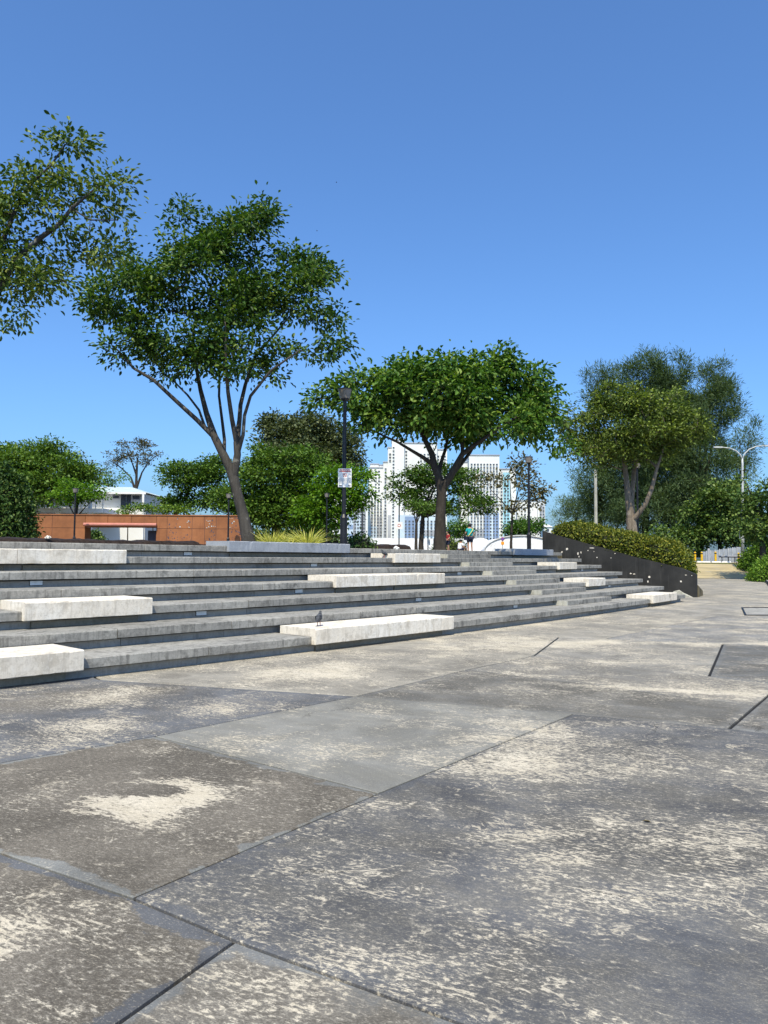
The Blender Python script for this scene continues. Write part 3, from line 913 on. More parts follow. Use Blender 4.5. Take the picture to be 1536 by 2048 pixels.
def grow(limbs, clusters, r_tip=0.008, power=0.46, mat=None, sides=6, wig=0.05):
    """limbs: list of [(point, radius)...]; clusters attach to the nearest wood, thickening what carries them"""
    nodes, par, fixed = [], [], []
    for lim in limbs:
        prev = -1
        first = True
        for p, r in lim:
            p = np.array(p)
            if first and nodes:
                dd = np.linalg.norm(np.array(nodes) - p, axis=1)
                j = int(dd.argmin())
                if dd[j] < 0.4:
                    prev = j
                    first = False
                    nodes_start = j
                    continue
            first = False
            if prev >= 0:
                q = nodes[prev]
                m = max(1, int(np.linalg.norm(p - q) / 0.5))
                r0 = fixed[prev]
                for i in range(1, m + 1):
                    f = i / m
                    nodes.append(q * (1 - f) + p * f)
                    par.append(prev)
                    fixed.append(r0 * (1 - f) + r * f)
                    prev = len(nodes) - 1
            else:
                nodes.append(p)
                par.append(-1)
                fixed.append(r)
                prev = len(nodes) - 1
    base_n = len(nodes)
    root = np.array(nodes[0])
    P = np.zeros((base_n + len(clusters) * 4, 3))
    P[:base_n] = nodes
    cnt = base_n
    far_ = np.array(nodes[len(nodes) // 2])
    order = np.argsort(np.linalg.norm(clusters - np.mean(np.array(nodes)[base_n // 3:], axis=0), axis=1))
    twig = {}
    low = root[2] + 0.3 * (np.max(np.array(nodes)[:, 2]) - root[2])
    ok = np.array([q[2] > low for q in nodes] + [True] * (len(P) - base_n))
    for ci in order:
        c = clusters[ci]
        dd = np.linalg.norm(P[:cnt] - c, axis=1) + np.where(ok[:cnt], 0, 50) + np.maximum(0, P[:cnt, 2] - c[2]) * 0.6
        j = int(dd.argmin())
        q = P[j].copy()
        ln = np.linalg.norm(c - q)
        m = 1 if ln < 0.5 else (2 if ln < 1.4 else 3)
        prev = j
        for i in range(1, m + 1):
            f = i / m
            x = q * (1 - f) + c * f
            if i < m:
                x = x + rng.normal(size=3) * wig * ln + np.array([0, 0, 0.06 * ln])
            P[cnt] = x
            par.append(prev)
            fixed.append(0.0)
            prev = cnt
            cnt += 1
        twig[ci] = (c - q) / max(ln, 1e-4)
    kids = [[] for _ in range(cnt)]
    load = np.zeros(cnt)
    for i in range(cnt - 1, -1, -1):
        load[i] = max(load[i], 1.0)
        if par[i] >= 0:
            load[par[i]] += load[i]
            kids[par[i]].append(i)
    rad = np.array([max(fixed[i], r_tip * load[i] ** power if i >= base_n else fixed[i]) for i in range(cnt)])
    for i in range(base_n, cnt):
        if par[i] >= 0:
            rad[i] = min(rad[i], rad[par[i]] * 0.95)
    mb = MB()
    # chains
    done = set()
    starts = [i for i in range(cnt) if par[i] < 0]
    stack = [(None, i) for i in starts]
    while stack:
        pr, i = stack.pop()
        chain = ([pr] if pr is not None else []) + [i]
        cur = i
        while kids[cur]:
            ks = sorted(kids[cur], key=lambda q: -rad[q])
            for o_ in ks[1:]:
                stack.append((cur, o_))
            cur = ks[0]
            chain.append(cur)
        if len(chain) > 1:
            rr = [rad[q] for q in chain]
            if pr is not None:
                rr[0] = min(rr[0], rr[1] * 1.25)
            mb.tube([P[q] for q in chain], rr, sides if max(rr) > 0.03 else 4, cap=False)
    tw = np.array([twig[i] for i in range(len(clusters))])
    return mb, tw
def leaves_for(clusters, tw, style, tint_mu=0.45, tint_sd=0.22, scale=1.0, dens=1.0, top_light=0.0, name='crown'):
    st = STYLE[style]
    n = max(1, int(st['n'] * dens))
    N = len(clusters) * n
    c = np.repeat(clusters, n, axis=0)
    t = np.repeat(tw, n, axis=0)
    sp = st['spread'] * scale
    off = rng.normal(size=(N, 3)) * sp * 0.55
    if 'flat' in st:
        off[:, 2] *= st['flat']
    pos = c + off
    if style == 'needle':
        d = t * 0.3 + off / max(sp, 1e-3) * 0.5 + rand_dirs(N) * 0.55 + np.array([0, 0, 0.25])
        L = st['L'] * scale * rng.uniform(0.5, 1.2, N)
    else:
        d = off / max(sp, 1e-3) * 0.9 + t * 0.5 + rand_dirs(N) * 0.7 - np.array([0, 0, st['down']])
        L = st['L'] * scale * rng.uniform(0.6, 1.25, N)
    nor = rand_dirs(N) * 0.75 + np.array([0, 0, 0.9])
    tint = rng.normal(tint_mu, tint_sd, N) + np.repeat(rng.normal(0, 0.10, len(clusters)), n)
    return leaf_mesh(name, pos, d, nor, L, L * st['w'], tint, quads=st.get('quads', 2))
def px_limb(pts, Y):
    """[(px, py, radius, depth offset)] -> [(point, radius)]"""
    return [(tuple(at_y(p[0], p[1], Y + (p[3] if len(p) > 3 else 0))), p[2]) for p in pts]
def tree(name, label, Y, limbs, lobes, style, leaf, bark, per_m3=1.2, tint=0.45, sd=0.22, scale=1.0, dens=1.0, group=None, hole=0.18, shell=0.45, depth=1.0, base_z=1.78, cat='tree', sides=8, r_tip=0.008):
    limbs = [px_limb(l, Y) for l in limbs]
    p0 = limbs[0][0]
    limbs[0].insert(0, ((p0[0][0] + 0.02, p0[0][1], base_z - 0.05), p0[1] * 1.25))
    root = thing(name, label, cat, (p0[0][0], p0[0][1], base_z), group)
    cl = crown_clusters(lobes, Y, per_m3, depth, shell, seed=Y, hole=hole)
    mb, tw = grow(limbs, cl, sides=sides, r_tip=r_tip)
    mb.build('trunk', bark, root, smooth=True)
    link('crown', leaves_for(cl, tw, style, tint, sd, scale, dens), leaf, root)
    return root

# ------------------------------------------------------------------ near trees
tree('shade_tree', 'tall tree with forked leaning trunk and dark wide crown behind the blue bench block', 20.5,
     [[(498, 1086, 0.185), (487, 1034, 0.15), (473.5, 983, 0.135), (467, 956, 0.14), (458, 932, 0.12), (448, 912, 0.115), (429, 874, 0.10), (413, 827, 0.075, 0.2), (401, 780, 0.06, 0.4), (390, 721, 0.045, 0.6), (386, 663, 0.03, 0.7)],
      [(429, 874, 0.075), (411, 857, 0.065), (393, 839, 0.062, -0.1), (354, 803.6, 0.055, -0.3), (307, 760, 0.045, -0.5), (268, 737, 0.035, -0.6), (237, 702, 0.022, -0.7)],
      [(411, 857, 0.04), (398, 820, 0.032, 0.2), (375, 790, 0.028, 0.3), (345, 760, 0.02, 0.3)],
      [(467, 956, 0.10), (475, 909, 0.095, -0.1), (473.5, 885, 0.09, -0.1), (464, 839, 0.06, -0.3), (456, 784, 0.05, -0.6), (452, 721, 0.04, -0.8), (450, 640, 0.025, -0.9)],
      [(473.5, 885, 0.07), (479, 840, 0.062, 0.1), (481, 810, 0.058, 0.2), (491, 768, 0.05, 0.3), (510, 714, 0.04, 0.5), (550, 667, 0.03, 0.6), (590, 620, 0.02, 0.6)],
      [(475, 909, 0.06), (486, 870, 0.05, -0.2), (489, 831, 0.045, -0.3), (501, 792, 0.04, -0.5), (542, 741, 0.03, -0.8), (600, 700, 0.02, -0.9)],
      [(448, 912, 0.06), (449, 880, 0.045, 0.3), (444, 839, 0.04, 0.6), (438, 792, 0.035, 0.9), (440, 721, 0.03, 1.2), (470, 620, 0.02, 1.3)]],
     [(430, 570, 125, 95, 0), (310, 530, 85, 55, 0.4), (250, 605, 80, 55, -0.3), (575, 560, 85, 75, 0.3), (640, 600, 52, 80, -0.2), (500, 480, 85, 60, 0), (400, 465, 60, 40, 0.2), (535, 420, 16, 24, 0), (365, 425, 22, 16, 0),
      (370, 680, 115, 42, 0.2), (480, 690, 100, 50, -0.3), (240, 690, 42, 32, -0.5), (615, 695, 55, 24, -0.4), (465, 430, 35, 26, 0.2), (675, 690, 16, 12, -0.3), (190, 615, 28, 22, 0), (330, 735, 50, 16, -0.2), (520, 752, 44, 18, -0.3), (440, 745, 70, 20, -0.5), (385, 730, 55, 20, -0.4), (470, 735, 60, 24, 0.4)],
     'broad', M['leaf_deep'], M['bark'], per_m3=17, tint=0.42, sd=0.27, hole=0.33, r_tip=0.005, dens=1.15, scale=0.95)
tree('shade_tree', 'large leafy tree cut off by the left edge of the picture', 15.0,
     [[(-190, 1100, 0.17), (-165, 900, 0.15), (-130, 760, 0.13), (-80, 650, 0.10), (0, 571, 0.07), (40, 511, 0.058), (82, 475, 0.05), (117, 450, 0.045), (143, 417, 0.036), (176, 389, 0.025), (215, 360, 0.016)],
      [(-80, 650, 0.07), (-20, 540, 0.055), (28, 428, 0.04), (40, 398, 0.036), (66, 363, 0.03), (101, 332, 0.022), (130, 290, 0.014)],
      [(-130, 760, 0.08), (-140, 600, 0.06), (-150, 450, 0.04), (-130, 330, 0.02)],
      [(143, 417, 0.02), (180, 440, 0.016), (235, 440, 0.012)]],
     [(75, 345, 75, 50, 0), (195, 400, 75, 55, 0.2), (45, 450, 75, 70, -0.2), (165, 485, 85, 50, 0.1), (30, 560, 85, 55, 0), (15, 630, 35, 32, -0.2), (-120, 400, 130, 130, 0.3), (-150, 560, 120, 80, 0), (100, 280, 42, 26, 0.1), (160, 275, 22, 24, 0), (268, 395, 40, 42, 0), (25, 290, 42, 30, 0.2), (110, 570, 35, 22, 0)],
     'broad', M['leaf_near'], M['bark'], per_m3=24, tint=0.50, sd=0.27, hole=0.34, r_tip=0.004, dens=1.0, scale=0.80)
tree('shade_tree', 'spreading umbrella shaped tree with glossy leaves in the middle of the terrace', 28.0,
     [[(879.5, 1096, 0.235), (881, 1031, 0.185), (883, 978, 0.18), (876, 950, 0.14), (868, 930, 0.13), (864, 908, 0.11), (850, 880, 0.09), (835, 840, 0.06)],
      [(868, 930, 0.08), (845, 914, 0.07), (828, 904, 0.06, -0.2), (795, 884, 0.045, -0.5), (768, 872, 0.035, -0.6), (725, 850, 0.025, -0.7)],
      [(876, 950, 0.08), (882, 926, 0.07, 0.3), (892, 895, 0.055, 0.6), (900, 850, 0.04, 0.8)],
      [(883, 978, 0.14), (902, 951, 0.13, -0.1), (912, 932, 0.12, -0.2), (925, 908, 0.10, -0.3), (952, 888, 0.075, -0.5), (990, 862, 0.055, -0.7), (1040, 830, 0.035, -0.8)],
      [(902, 951, 0.075), (921, 930, 0.07, 0.3), (940, 905, 0.06, 0.6), (965, 860, 0.05, 0.9), (985, 810, 0.03, 1.1)]],
     [(870, 790, 130, 65, 0), (745, 785, 75, 50, -0.3), (665, 780, 34, 24, 0), (1000, 780, 88, 62, 0.3), (1070, 825, 45, 62, 0), (960, 740, 75, 40, 0), (850, 742, 65, 30, 0.2), (1000, 845, 95, 35, -0.4), (790, 845, 85, 28, -0.3), (1075, 745, 14, 14, 0), (1112, 880, 16, 32, 0), (1000, 712, 22, 14, 0), (920, 840, 85, 45, 0.3), (640, 800, 18, 20, 0)],
     'big', M['leaf_bright'], M['bark_dark'], per_m3=9.5, tint=0.45, sd=0.27, hole=0.24, r_tip=0.008, scale=0.98)
tree('shade_tree', 'olive green tree with several pale stems behind the clipped hedge', 38.0,
     [[(1265, 1066, 0.27), (1262, 1040, 0.25), (1257, 1002, 0.17), (1253, 961, 0.14), (1248, 920, 0.11), (1238, 870, 0.07)],
      [(1262, 1040, 0.15), (1263, 1000, 0.13, 0.4), (1268, 944, 0.11, 0.6), (1275, 890, 0.08, 0.8)],
      [(1264, 1046, 0.13), (1272, 1034, 0.12, -0.2), (1291, 1008, 0.11, -0.4), (1303, 979, 0.10, -0.5), (1314, 935, 0.08, -0.6), (1330, 890, 0.05, -0.7)]],
     [(1265, 850, 105, 65, 0), (1165, 850, 48, 50, 0.2), (1360, 850, 55, 50, -0.2), (1250, 798, 75, 36, 0), (1330, 808, 50, 36, 0), (1200, 908, 62, 32, -0.5), (1310, 895, 70, 34, -0.5), (1140, 880, 26, 36, 0), (1398, 858, 26, 26, 0)],
     'broad', M['leaf_olive'], M['bark_pale'], per_m3=6.5, tint=0.45, sd=0.28, hole=0.22, dens=1.1, scale=1.1, r_tip=0.010, base_z=1.78)

# ------------------------------------------------------------------ trees further off
def simple_tree(label, Y, base_px, lobes, leaf, style='fine', bark=None, per=0.35, r=0.22, fork=None, group='background trees', **kw):
    bx = base_px
    top = min(l[1] for l in lobes)
    cy = sum(l[1] for l in lobes) / len(lobes)
    cxm = sum(l[0] for l in lobes) / len(lobes)
    fk = fork or (1085 + cy) / 2
    limbs = [[(bx, 1090, r), (bx + (cxm - bx) * 0.15, fk, r * 0.75), (bx + (cxm - bx) * 0.6, (fk + cy) / 2, r * 0.5), (cxm, cy, r * 0.3)]]
    for l in lobes[:5]:
        limbs.append([(bx + (cxm - bx) * 0.15, fk, r * 0.5), ((bx + l[0]) / 2, (fk + l[1]) / 2, r * 0.35), (l[0], l[1] + l[3] * 0.3, r * 0.18)])
    return tree('background_tree' if 'name' not in kw else kw.pop('name'), label, Y, limbs, lobes, style, leaf, bark or M['bark_dark'], per_m3=per * (2.2 if style == 'needle' else 1.7), group=group, sides=6, r_tip=0.014, **kw)
simple_tree('big yellowish green rain tree with layered crown at the far left', 68, 40, [(50, 915, 85, 32), (15, 955, 70, 45), (120, 945, 62, 42), (70, 975, 75, 38), (170, 960, 35, 28), (100, 900, 40, 22), (-60, 930, 80, 50)], M['leaf_rain'], per=0.8, tint=0.5)
simple_tree('small lime green tree leaning over the rust wall beside the white house', 58, 152, [(160, 985, 42, 16), (130, 995, 35, 16), (182, 1000, 20, 10), (150, 970, 30, 12)], M['leaf_lime'], per=1.8, r=0.12, tint=0.35, scale=0.8)
simple_tree('dark tree top peeping out left of the white house roof', 95, 160, [(160, 930, 30, 18), (195, 945, 22, 14)], M['leaf_grey'], style='far', per=0.5, scale=1.2)
simple_tree('green tree crown behind the left end of the house roof', 90, 225, [(225, 955, 26, 12), (205, 965, 20, 12)], M['leaf_bright'], style='far', per=0.5)
tree('background_tree', 'thin brownish tree with bare stems and flat crown above the white house', 110,
     [[(272, 1090, 0.26), (272, 985, 0.22), (273, 950, 0.18), (275, 915, 0.12)], [(272, 985, 0.15), (262, 955, 0.12), (245, 938, 0.09), (228, 925, 0.06)], [(272, 975, 0.14), (284, 945, 0.11), (296, 925, 0.08), (312, 912, 0.05)], [(273, 950, 0.1), (264, 925, 0.08), (255, 905, 0.05)]],
     [(272, 893, 32, 14), (240, 912, 28, 11), (305, 912, 22, 13), (225, 925, 16, 9), (290, 930, 18, 6)], 'fine', M['leaf_brown'], M['bark_dark'], per_m3=1.1, scale=1.1, dens=0.8, group='background trees', r_tip=0.012, depth=0.8)
simple_tree('mid green feathery tree right of the white house', 66, 345, [(380, 950, 62, 32), (345, 985, 38, 26), (415, 930, 45, 28), (420, 985, 42, 38), (350, 1010, 30, 16)], M['leaf_rain'], per=0.9, tint=0.35)
simple_tree('dense green tree with rusty upper leaves behind the forked shade tree', 60, 555, [(545, 960, 70, 55), (590, 930, 60, 35), (500, 985, 50, 50), (560, 1020, 80, 40), (620, 1000, 50, 50), (530, 905, 40, 18), (470, 1010, 40, 40)], M['leaf_rain'], per=1.0, tint=0.42, dens=1.1)
simple_tree('tall grey green tree rising behind the feathery trees near the lamp post', 88, 620, [(560, 870, 50, 38), (620, 860, 55, 36), (680, 885, 42, 45), (600, 910, 80, 30), (540, 850, 26, 22), (700, 920, 28, 34), (640, 900, 60, 40)], M['leaf_grey'], style='far', per=0.55, scale=1.3)
simple_tree('vivid lime green tree beside the lamp post with the notice', 57, 690, [(680, 955, 46, 30), (715, 975, 32, 38), (650, 985, 42, 44), (700, 1010, 34, 30), (640, 1030, 40, 36)], M['leaf_lime'], per=1.2, tint=0.35, dens=1.05)
simple_tree('green spreading tree behind the trunk of the umbrella shaped tree', 66, 842, [(830, 965, 40, 30), (870, 955, 50, 26), (920, 965, 45, 28), (850, 1005, 55, 26), (930, 1010, 48, 24), (800, 990, 26, 18)], M['leaf_rain'], per=1.0, tint=0.22, dens=1.0)
simple_tree('thin sparse tree with rusty leaves left of the second lamp post', 52, 1022, [(1020, 950, 50, 26), (980, 970, 34, 26), (1060, 970, 36, 28), (1090, 978, 26, 12), (1000, 1005, 40, 20), (1070, 1000, 26, 16), (1050, 925, 34, 14)], M['leaf_brown'], style='far', per=0.5, tint=0.45, r=0.09, scale=0.8, hole=0.2, dens=1.0)
simple_tree('round green tree below the towers beside the second lamp post', 150, 1050, [(1050, 1058, 34, 20), (1070, 1052, 20, 14), (1030, 1062, 18, 18)], M['leaf_bright'], style='far', per=0.35, scale=1.5, tint=0.3)
simple_tree('green bush tree under the towers behind the standing woman', 140, 915, [(915, 1058, 26, 20), (905, 1068, 20, 18), (935, 1066, 14, 16)], M['leaf_bright'], style='far', per=0.4, scale=1.4, tint=0.3)
simple_tree('slim tree trunk with few leaves in front of the white hoarding', 58, 832, [(845, 1018, 22, 10), (826, 1012, 16, 8)], M['leaf_rain'], per=0.8, r=0.12, tint=0.3, scale=0.7)
# casuarinas
NG = 'casuarina trees'
simple_tree('tallest feathery casuarina behind the olive tree', 86, 1290, [(1300, 745, 34, 40), (1345, 745, 40, 42), (1320, 820, 70, 60), (1300, 900, 85, 55), (1260, 960, 60, 50), (1340, 960, 70, 60), (1290, 1020, 80, 40), (1265, 745, 26, 30)], M['needle'], 'needle', per=0.34, r=0.4, group=NG, name='casuarina_tree', tint=0.45, scale=1.0, fork=1000)
simple_tree('right hand casuarina leaning over the path', 84, 1400, [(1425, 765, 36, 42), (1440, 820, 38, 40), (1400, 840, 50, 60), (1410, 910, 50, 50), (1390, 990, 60, 50), (1465, 800, 16, 18), (1370, 1040, 50, 40)], M['needle'], 'needle', per=0.36, r=0.35, group=NG, name='casuarina_tree', tint=0.5, fork=1000)
simple_tree('left hand casuarina with separate rounded top', 90, 1200, [(1195, 755, 26, 24), (1210, 800, 40, 40), (1235, 760, 26, 30), (1190, 960, 40, 40), (1220, 1010, 50, 45), (1200, 900, 40, 40)], M['needle'], 'needle', per=0.34, r=0.3, group=NG, name='casuarina_tree', tint=0.5, fork=1000)
simple_tree('wispy low casuarina behind the double arm street lamp', 92, 1480, [(1480, 880, 34, 26), (1500, 860, 14, 22), (1450, 920, 45, 30), (1490, 930, 40, 26), (1440, 970, 40, 30)], M['needle'], 'needle', per=0.22, r=0.22, group=NG, name='casuarina_tree', tint=0.6, fork=1010, dens=0.8)
simple_tree('small hazy casuarina at the left end of the row beside the towers', 110, 1150, [(1150, 1010, 28, 26), (1165, 980, 20, 16), (1130, 1040, 22, 18), (1180, 1030, 30, 30)], M['needle'], 'needle', per=0.25, r=0.2, group=NG, name='casuarina_tree', tint=0.7, fork=1050)
simple_tree('broad dark leaved tree behind the zinc fence at the path end', 80, 1440, [(1440, 1010, 50, 40), (1400, 1050, 40, 36), (1470, 1000, 36, 34), (1450, 1060, 60, 30), (1390, 1080, 30, 24), (1490, 1050, 40, 40), (1340, 1075, 40, 24)], M['leaf_dark'], style='far', per=0.85, tint=0.68, scale=1.15, base_z=1.2, shell=0.6)
simple_tree('tall leafy shrub tree at the right edge above the green hedge', 60, 1525, [(1520, 985, 32, 26), (1545, 1010, 50, 44), (1510, 1040, 36, 36), (1540, 1065, 50, 30), (1492, 960, 12, 22), (1500, 1010, 20, 26)], M['leaf_dark'], style='far', per=1.3, tint=0.62, scale=0.9, base_z=0.6, shell=0.55)

# ------------------------------------------------------------------ hedges and shrubs
def leafy(points, normals, n, size, leaf, parent, name='foliage', tint=0.5, sd=0.25, thick=0.12):
    """leaves scattered over a surface given as sampled points and normals"""
    idx = rng.integers(0, len(points), n)
    p, nn = points[idx], normals[idx]
    p = p + nn * rng.normal(0, thick, n)[:, None] + rng.normal(0, size * 0.4, (n, 3))
    d = nn * 0.7 + rand_dirs(n) * 0.9
    nor = rand_dirs(n) * 0.8 + nn * 0.7 + np.array([0, 0, 0.5])
    L = size * rng.uniform(0.6, 1.3, n)
    return link(name, leaf_mesh(name, p, d, nor, L, L * 0.6, rng.normal(tint, sd, n), quads=2), leaf, parent)
def sample_mesh(mb, n):
    v = np.array(mb.v)
    tri = []
    for f in mb.f:
        for i in range(1, len(f) - 1):
            tri.append((f[0], f[i], f[i + 1]))
    tri = np.array(tri)
    a, b, c = v[tri[:, 0]], v[tri[:, 1]], v[tri[:, 2]]
    cr = np.cross(b - a, c - a)
    ar = np.linalg.norm(cr, axis=1)
    k = rng.choice(len(tri), n, p=ar / ar.sum())
    u, w = rng.random(n), rng.random(n)
    fl = u + w > 1
    u[fl], w[fl] = 1 - u[fl], 1 - w[fl]
    p = a[k] + (b - a)[k] * u[:, None] + (c - a)[k] * w[:, None]
    nn = cr[k] / ar[k][:, None]
    return p, nn
# clipped hedge behind the black wall: rounded section swept along the wall
hed = thing('clipped_hedge', 'rounded clipped yellow green hedge along the back of the black wall', 'hedge', tuple((A + wd * 1.2 - wnn * 0.6).to_3d()))
mb = MB()
T0, T1 = wall_px(1366), wall_px(1100)
NS = 26
SEC = [(0.26, 0.0), (0.22, 0.5), (0.3, 0.8), (0.62, 1.0), (1.2, 1.08), (1.9, 1.05), (2.5, 0.9), (2.85, 0.6), (2.95, -0.8)]
for i in range(NS + 1):
    f = i / NS
    t_ = T0 + (T1 - T0) * f
    endf = min(1, (f / 0.13)) ** 0.5 * min(1, ((1 - f) / 0.10)) ** 0.5
    hgt = (0.98 - 0.32 * f) * endf
    for off, h in SEC:
        p = A + wd * (t_ - 0.18 * (1 - endf) * 0) - wnn * (0.26 + (off - 0.26) * (0.5 + 0.5 * endf))
        mb.v.append((p.x, p.y, zt_at(t_) - 0.08 + h * hgt * (1 + 0.06 * mnoise.noise((t_ * 1.3, off, 2)))))
m_ = len(SEC)
for i in range(NS):
    for j in range(m_ - 1):
        a = i * m_ + j
        mb.f.append((a, a + 1, a + m_ + 1, a + m_))
        mb.m.append(0)
mb.f.append(tuple(range(m_)))
mb.f.append(tuple(reversed(range(NS * m_, NS * m_ + m_))))
mb.m += [0, 0]
pt, nn = sample_mesh(mb, 30000)
if nn[:, 2].mean() < 0:
    nn = -nn
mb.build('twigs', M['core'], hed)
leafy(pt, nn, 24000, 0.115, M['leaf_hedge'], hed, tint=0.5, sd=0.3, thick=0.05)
# earth bank that carries the hedge
bank = MB()
bp = [A + wd * 0.05 - wnn * 0.22, B - wnn * 0.22, B - wnn * 5, A + wd * 1.6 - wnn * 3.6, A + wd * 0.3 - wnn * 2.0]
bz = [0.5, 2.3, 1.9, 0.4, 0.2]
bank.add([(p.x, p.y, z) for p, z in zip(bp, bz)] + [(p.x, p.y, -0.01) for p in bp], [(0, 1, 2, 3, 4)] + [(i, i + 5, (i + 1) % 5 + 5, (i + 1) % 5) for i in range(5)])
structure(bank.build('earth_bank', M['earth']))

def shrub(label, c, r, leaf, n, size, group=None, tint=0.5, name='shrub', flat=1.0, cat='shrub', seed=0):
    """mound of leaves over a lumpy core, standing on the ground"""
    t = thing(name, label, cat, (c[0], c[1], c[2]), group)
    core = MB()
    nu, nv = 14, 8
    for i in range(nv + 1):
        ph = math.pi / 2 * i / nv
        for j in range(nu):
            a = 2 * math.pi * j / nu
            k = 1 + 0.25 * mnoise.noise((math.cos(a) * 1.6 + seed, math.sin(a) * 1.6, ph * 2 + seed))
            core.v.append((c[0] + r[0] * k * math.cos(a) * math.cos(ph), c[1] + r[1] * k * math.sin(a) * math.cos(ph), c[2] + r[2] * k * math.sin(ph)))
    for i in range(nv):
        for j in range(nu):
            a, b = i * nu + j, i * nu + (j + 1) % nu
            core.f.append((a, b, b + nu, a + nu))
            core.m.append(0)
    p, q = sample_mesh(core, n)
    small = MB()
    small.v = [(c[0] + (x - c[0]) * 0.86, c[1] + (y - c[1]) * 0.86, c[2] + (z - c[2]) * 0.86) for x, y, z in core.v]
    small.f, small.m = core.f, core.m
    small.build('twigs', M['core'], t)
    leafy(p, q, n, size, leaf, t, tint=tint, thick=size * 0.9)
    return t
def ground_at(px, Y, z):
    p = at_y(px, 1100, Y)
    return (p.x, p.y, z)
shrub('big dark green shrub at the left end of the rust wall', ground_at(8, 44, 1.8), (1.6, 1.4, 4.3), M['leaf_dark'], 9000, 0.20, tint=0.45)
shrub('leaning dark green shrub seen through the opening of the rust wall', ground_at(186, 57, 1.8), (0.65, 0.6, 1.35), M['leaf_dark'], 1400, 0.2, tint=0.5, seed=3)
for lb, px, lobes in (('light green shrub tree above the rust wall in front of the white house', 255, [(250, 1018, 20, 8), (268, 1014, 16, 9)]), ('light green shrub tree above the rust wall right of the house corner', 305, [(300, 1016, 18, 9), (322, 1018, 16, 8)]),
                      ('light green shrub tree above the rust wall farthest from the house', 355, [(348, 1018, 20, 8), (370, 1020, 16, 7)])):
    simple_tree(lb, 64, px, lobes, M['leaf_rain'], per=1.6, r=0.06, tint=0.65, scale=0.75, group='light green shrub trees behind the rust wall', name='shrub_tree')
for i, (px, w_, h_) in enumerate(((470, 3.0, 2.6), (530, 3.2, 2.2), (590, 3.0, 2.5), (640, 2.4, 2.9))):
    shrub(('dark understorey shrub right behind the forked tree trunk', 'dark understorey shrub behind the nearest strap leaf plant', 'dark understorey shrub behind the middle of the strap leaf bed', 'dark understorey shrub left of the nearest lamp post')[i], ground_at(px, 70, 1.5), (w_, 1.5, h_), M['leaf_dark'], 1500, 0.34, 'dark understorey shrubs', 0.3, seed=20 + i)
shrub('low dark bush at the foot of the lamp post with the notice', ground_at(716, 23.5, 1.8), (0.45, 0.3, 0.42), M['leaf_dark'], 500, 0.10, seed=5, tint=0.4)
shrub('small dry bush beside the trunk behind the child in red', ground_at(900, 46.6, 1.85), (1.1, 0.7, 0.75), M['leaf_olive'], 1200, 0.12, seed=6, tint=0.45)
shrub('tall fresh green hedge at the right edge above the kerb', ground_at(1548, 66, 0.7), (2.4, 3.4, 2.1), M['leaf_lhedge'], 8000, 0.20, tint=0.38, seed=7, cat='hedge', name='hedge')
shrub('low bright green hedge spilling over the kerb at the right edge', ground_at(1566, 55, 0.0), (2.1, 3.2, 1.75), M['leaf_lhedge'], 8000, 0.17, tint=0.55, seed=8, cat='hedge', name='hedge')
shrub('dark green hedge behind the fresh green hedge', ground_at(1590, 70, 0.9), (3.2, 3.0, 3.4), M['leaf_dark'], 6000, 0.24, tint=0.5, seed=9, cat='hedge', name='hedge')
# striped strap-leaf clumps in the bed
def strap_clump(label, px, Y, n, r, h, seed):
    rs = np.random.default_rng(seed)
    b = at_y(px, 1090, Y)
    c = Vector((b.x, b.y, 1.84))
    t = thing('strap_leaf_plant', label, 'plant', tuple(c), 'yellow strap leaf plants')
    mb = MB()
    tint = []
    for i in range(n):
        a = rs.uniform(0, 2 * math.pi)
        q = c + Vector((math.cos(a), math.sin(a) * 0.6, 0)) * r * rs.uniform(0, 0.75)
        lean = rs.uniform(0.15, 1.1)
        L = h * rs.uniform(0.6, 1.15)
        w = 0.016 * rs.uniform(0.7, 1.2)
        dv = Vector((math.cos(a) * lean, math.sin(a) * lean, 1)).normalized()
        side = dv.cross(Vector((rs.normal(), rs.normal(), 0.1))).normalized() * w
        base = len(mb.v)
        for k_ in range(5):
            f = k_ / 4
            p = q + dv * L * f + Vector((math.cos(a), math.sin(a), -0.7)) * (L * 0.42 * lean * f * f)
            ww = (1 - f) ** 0.6 * (1.0 if k_ else 0.6)
            mb.v += [tuple(p - side * ww), tuple(p + side * ww)]
        for k_ in range(4):
            o_ = base + 2 * k_
            mb.f.append((o_, o_ + 1, o_ + 3, o_ + 2))
            mb.m.append(0)
        tint += [rs.normal(0.55, 0.25)] * 10
    me = mb.mesh('leaves')
    at = me.attributes.new('leaf', 'FLOAT', 'POINT')
    at.data.foreach_set('value', np.clip(np.array(tint, dtype=np.float32), 0, 1))
    link('leaves', me, M['leaf_yellow'], t)
strap_clump('yellow striped strap leaf plant nearest the forked tree trunk', 543, 20.6, 150, 0.26, 0.55, 1)
strap_clump('low middle clump of yellow strap leaves in the bed behind the bench block', 580, 20.6, 110, 0.2, 0.42, 2)
strap_clump('yellow striped strap leaf plant nearest the lamp post with the notice', 617, 20.8, 170, 0.28, 0.62, 3)

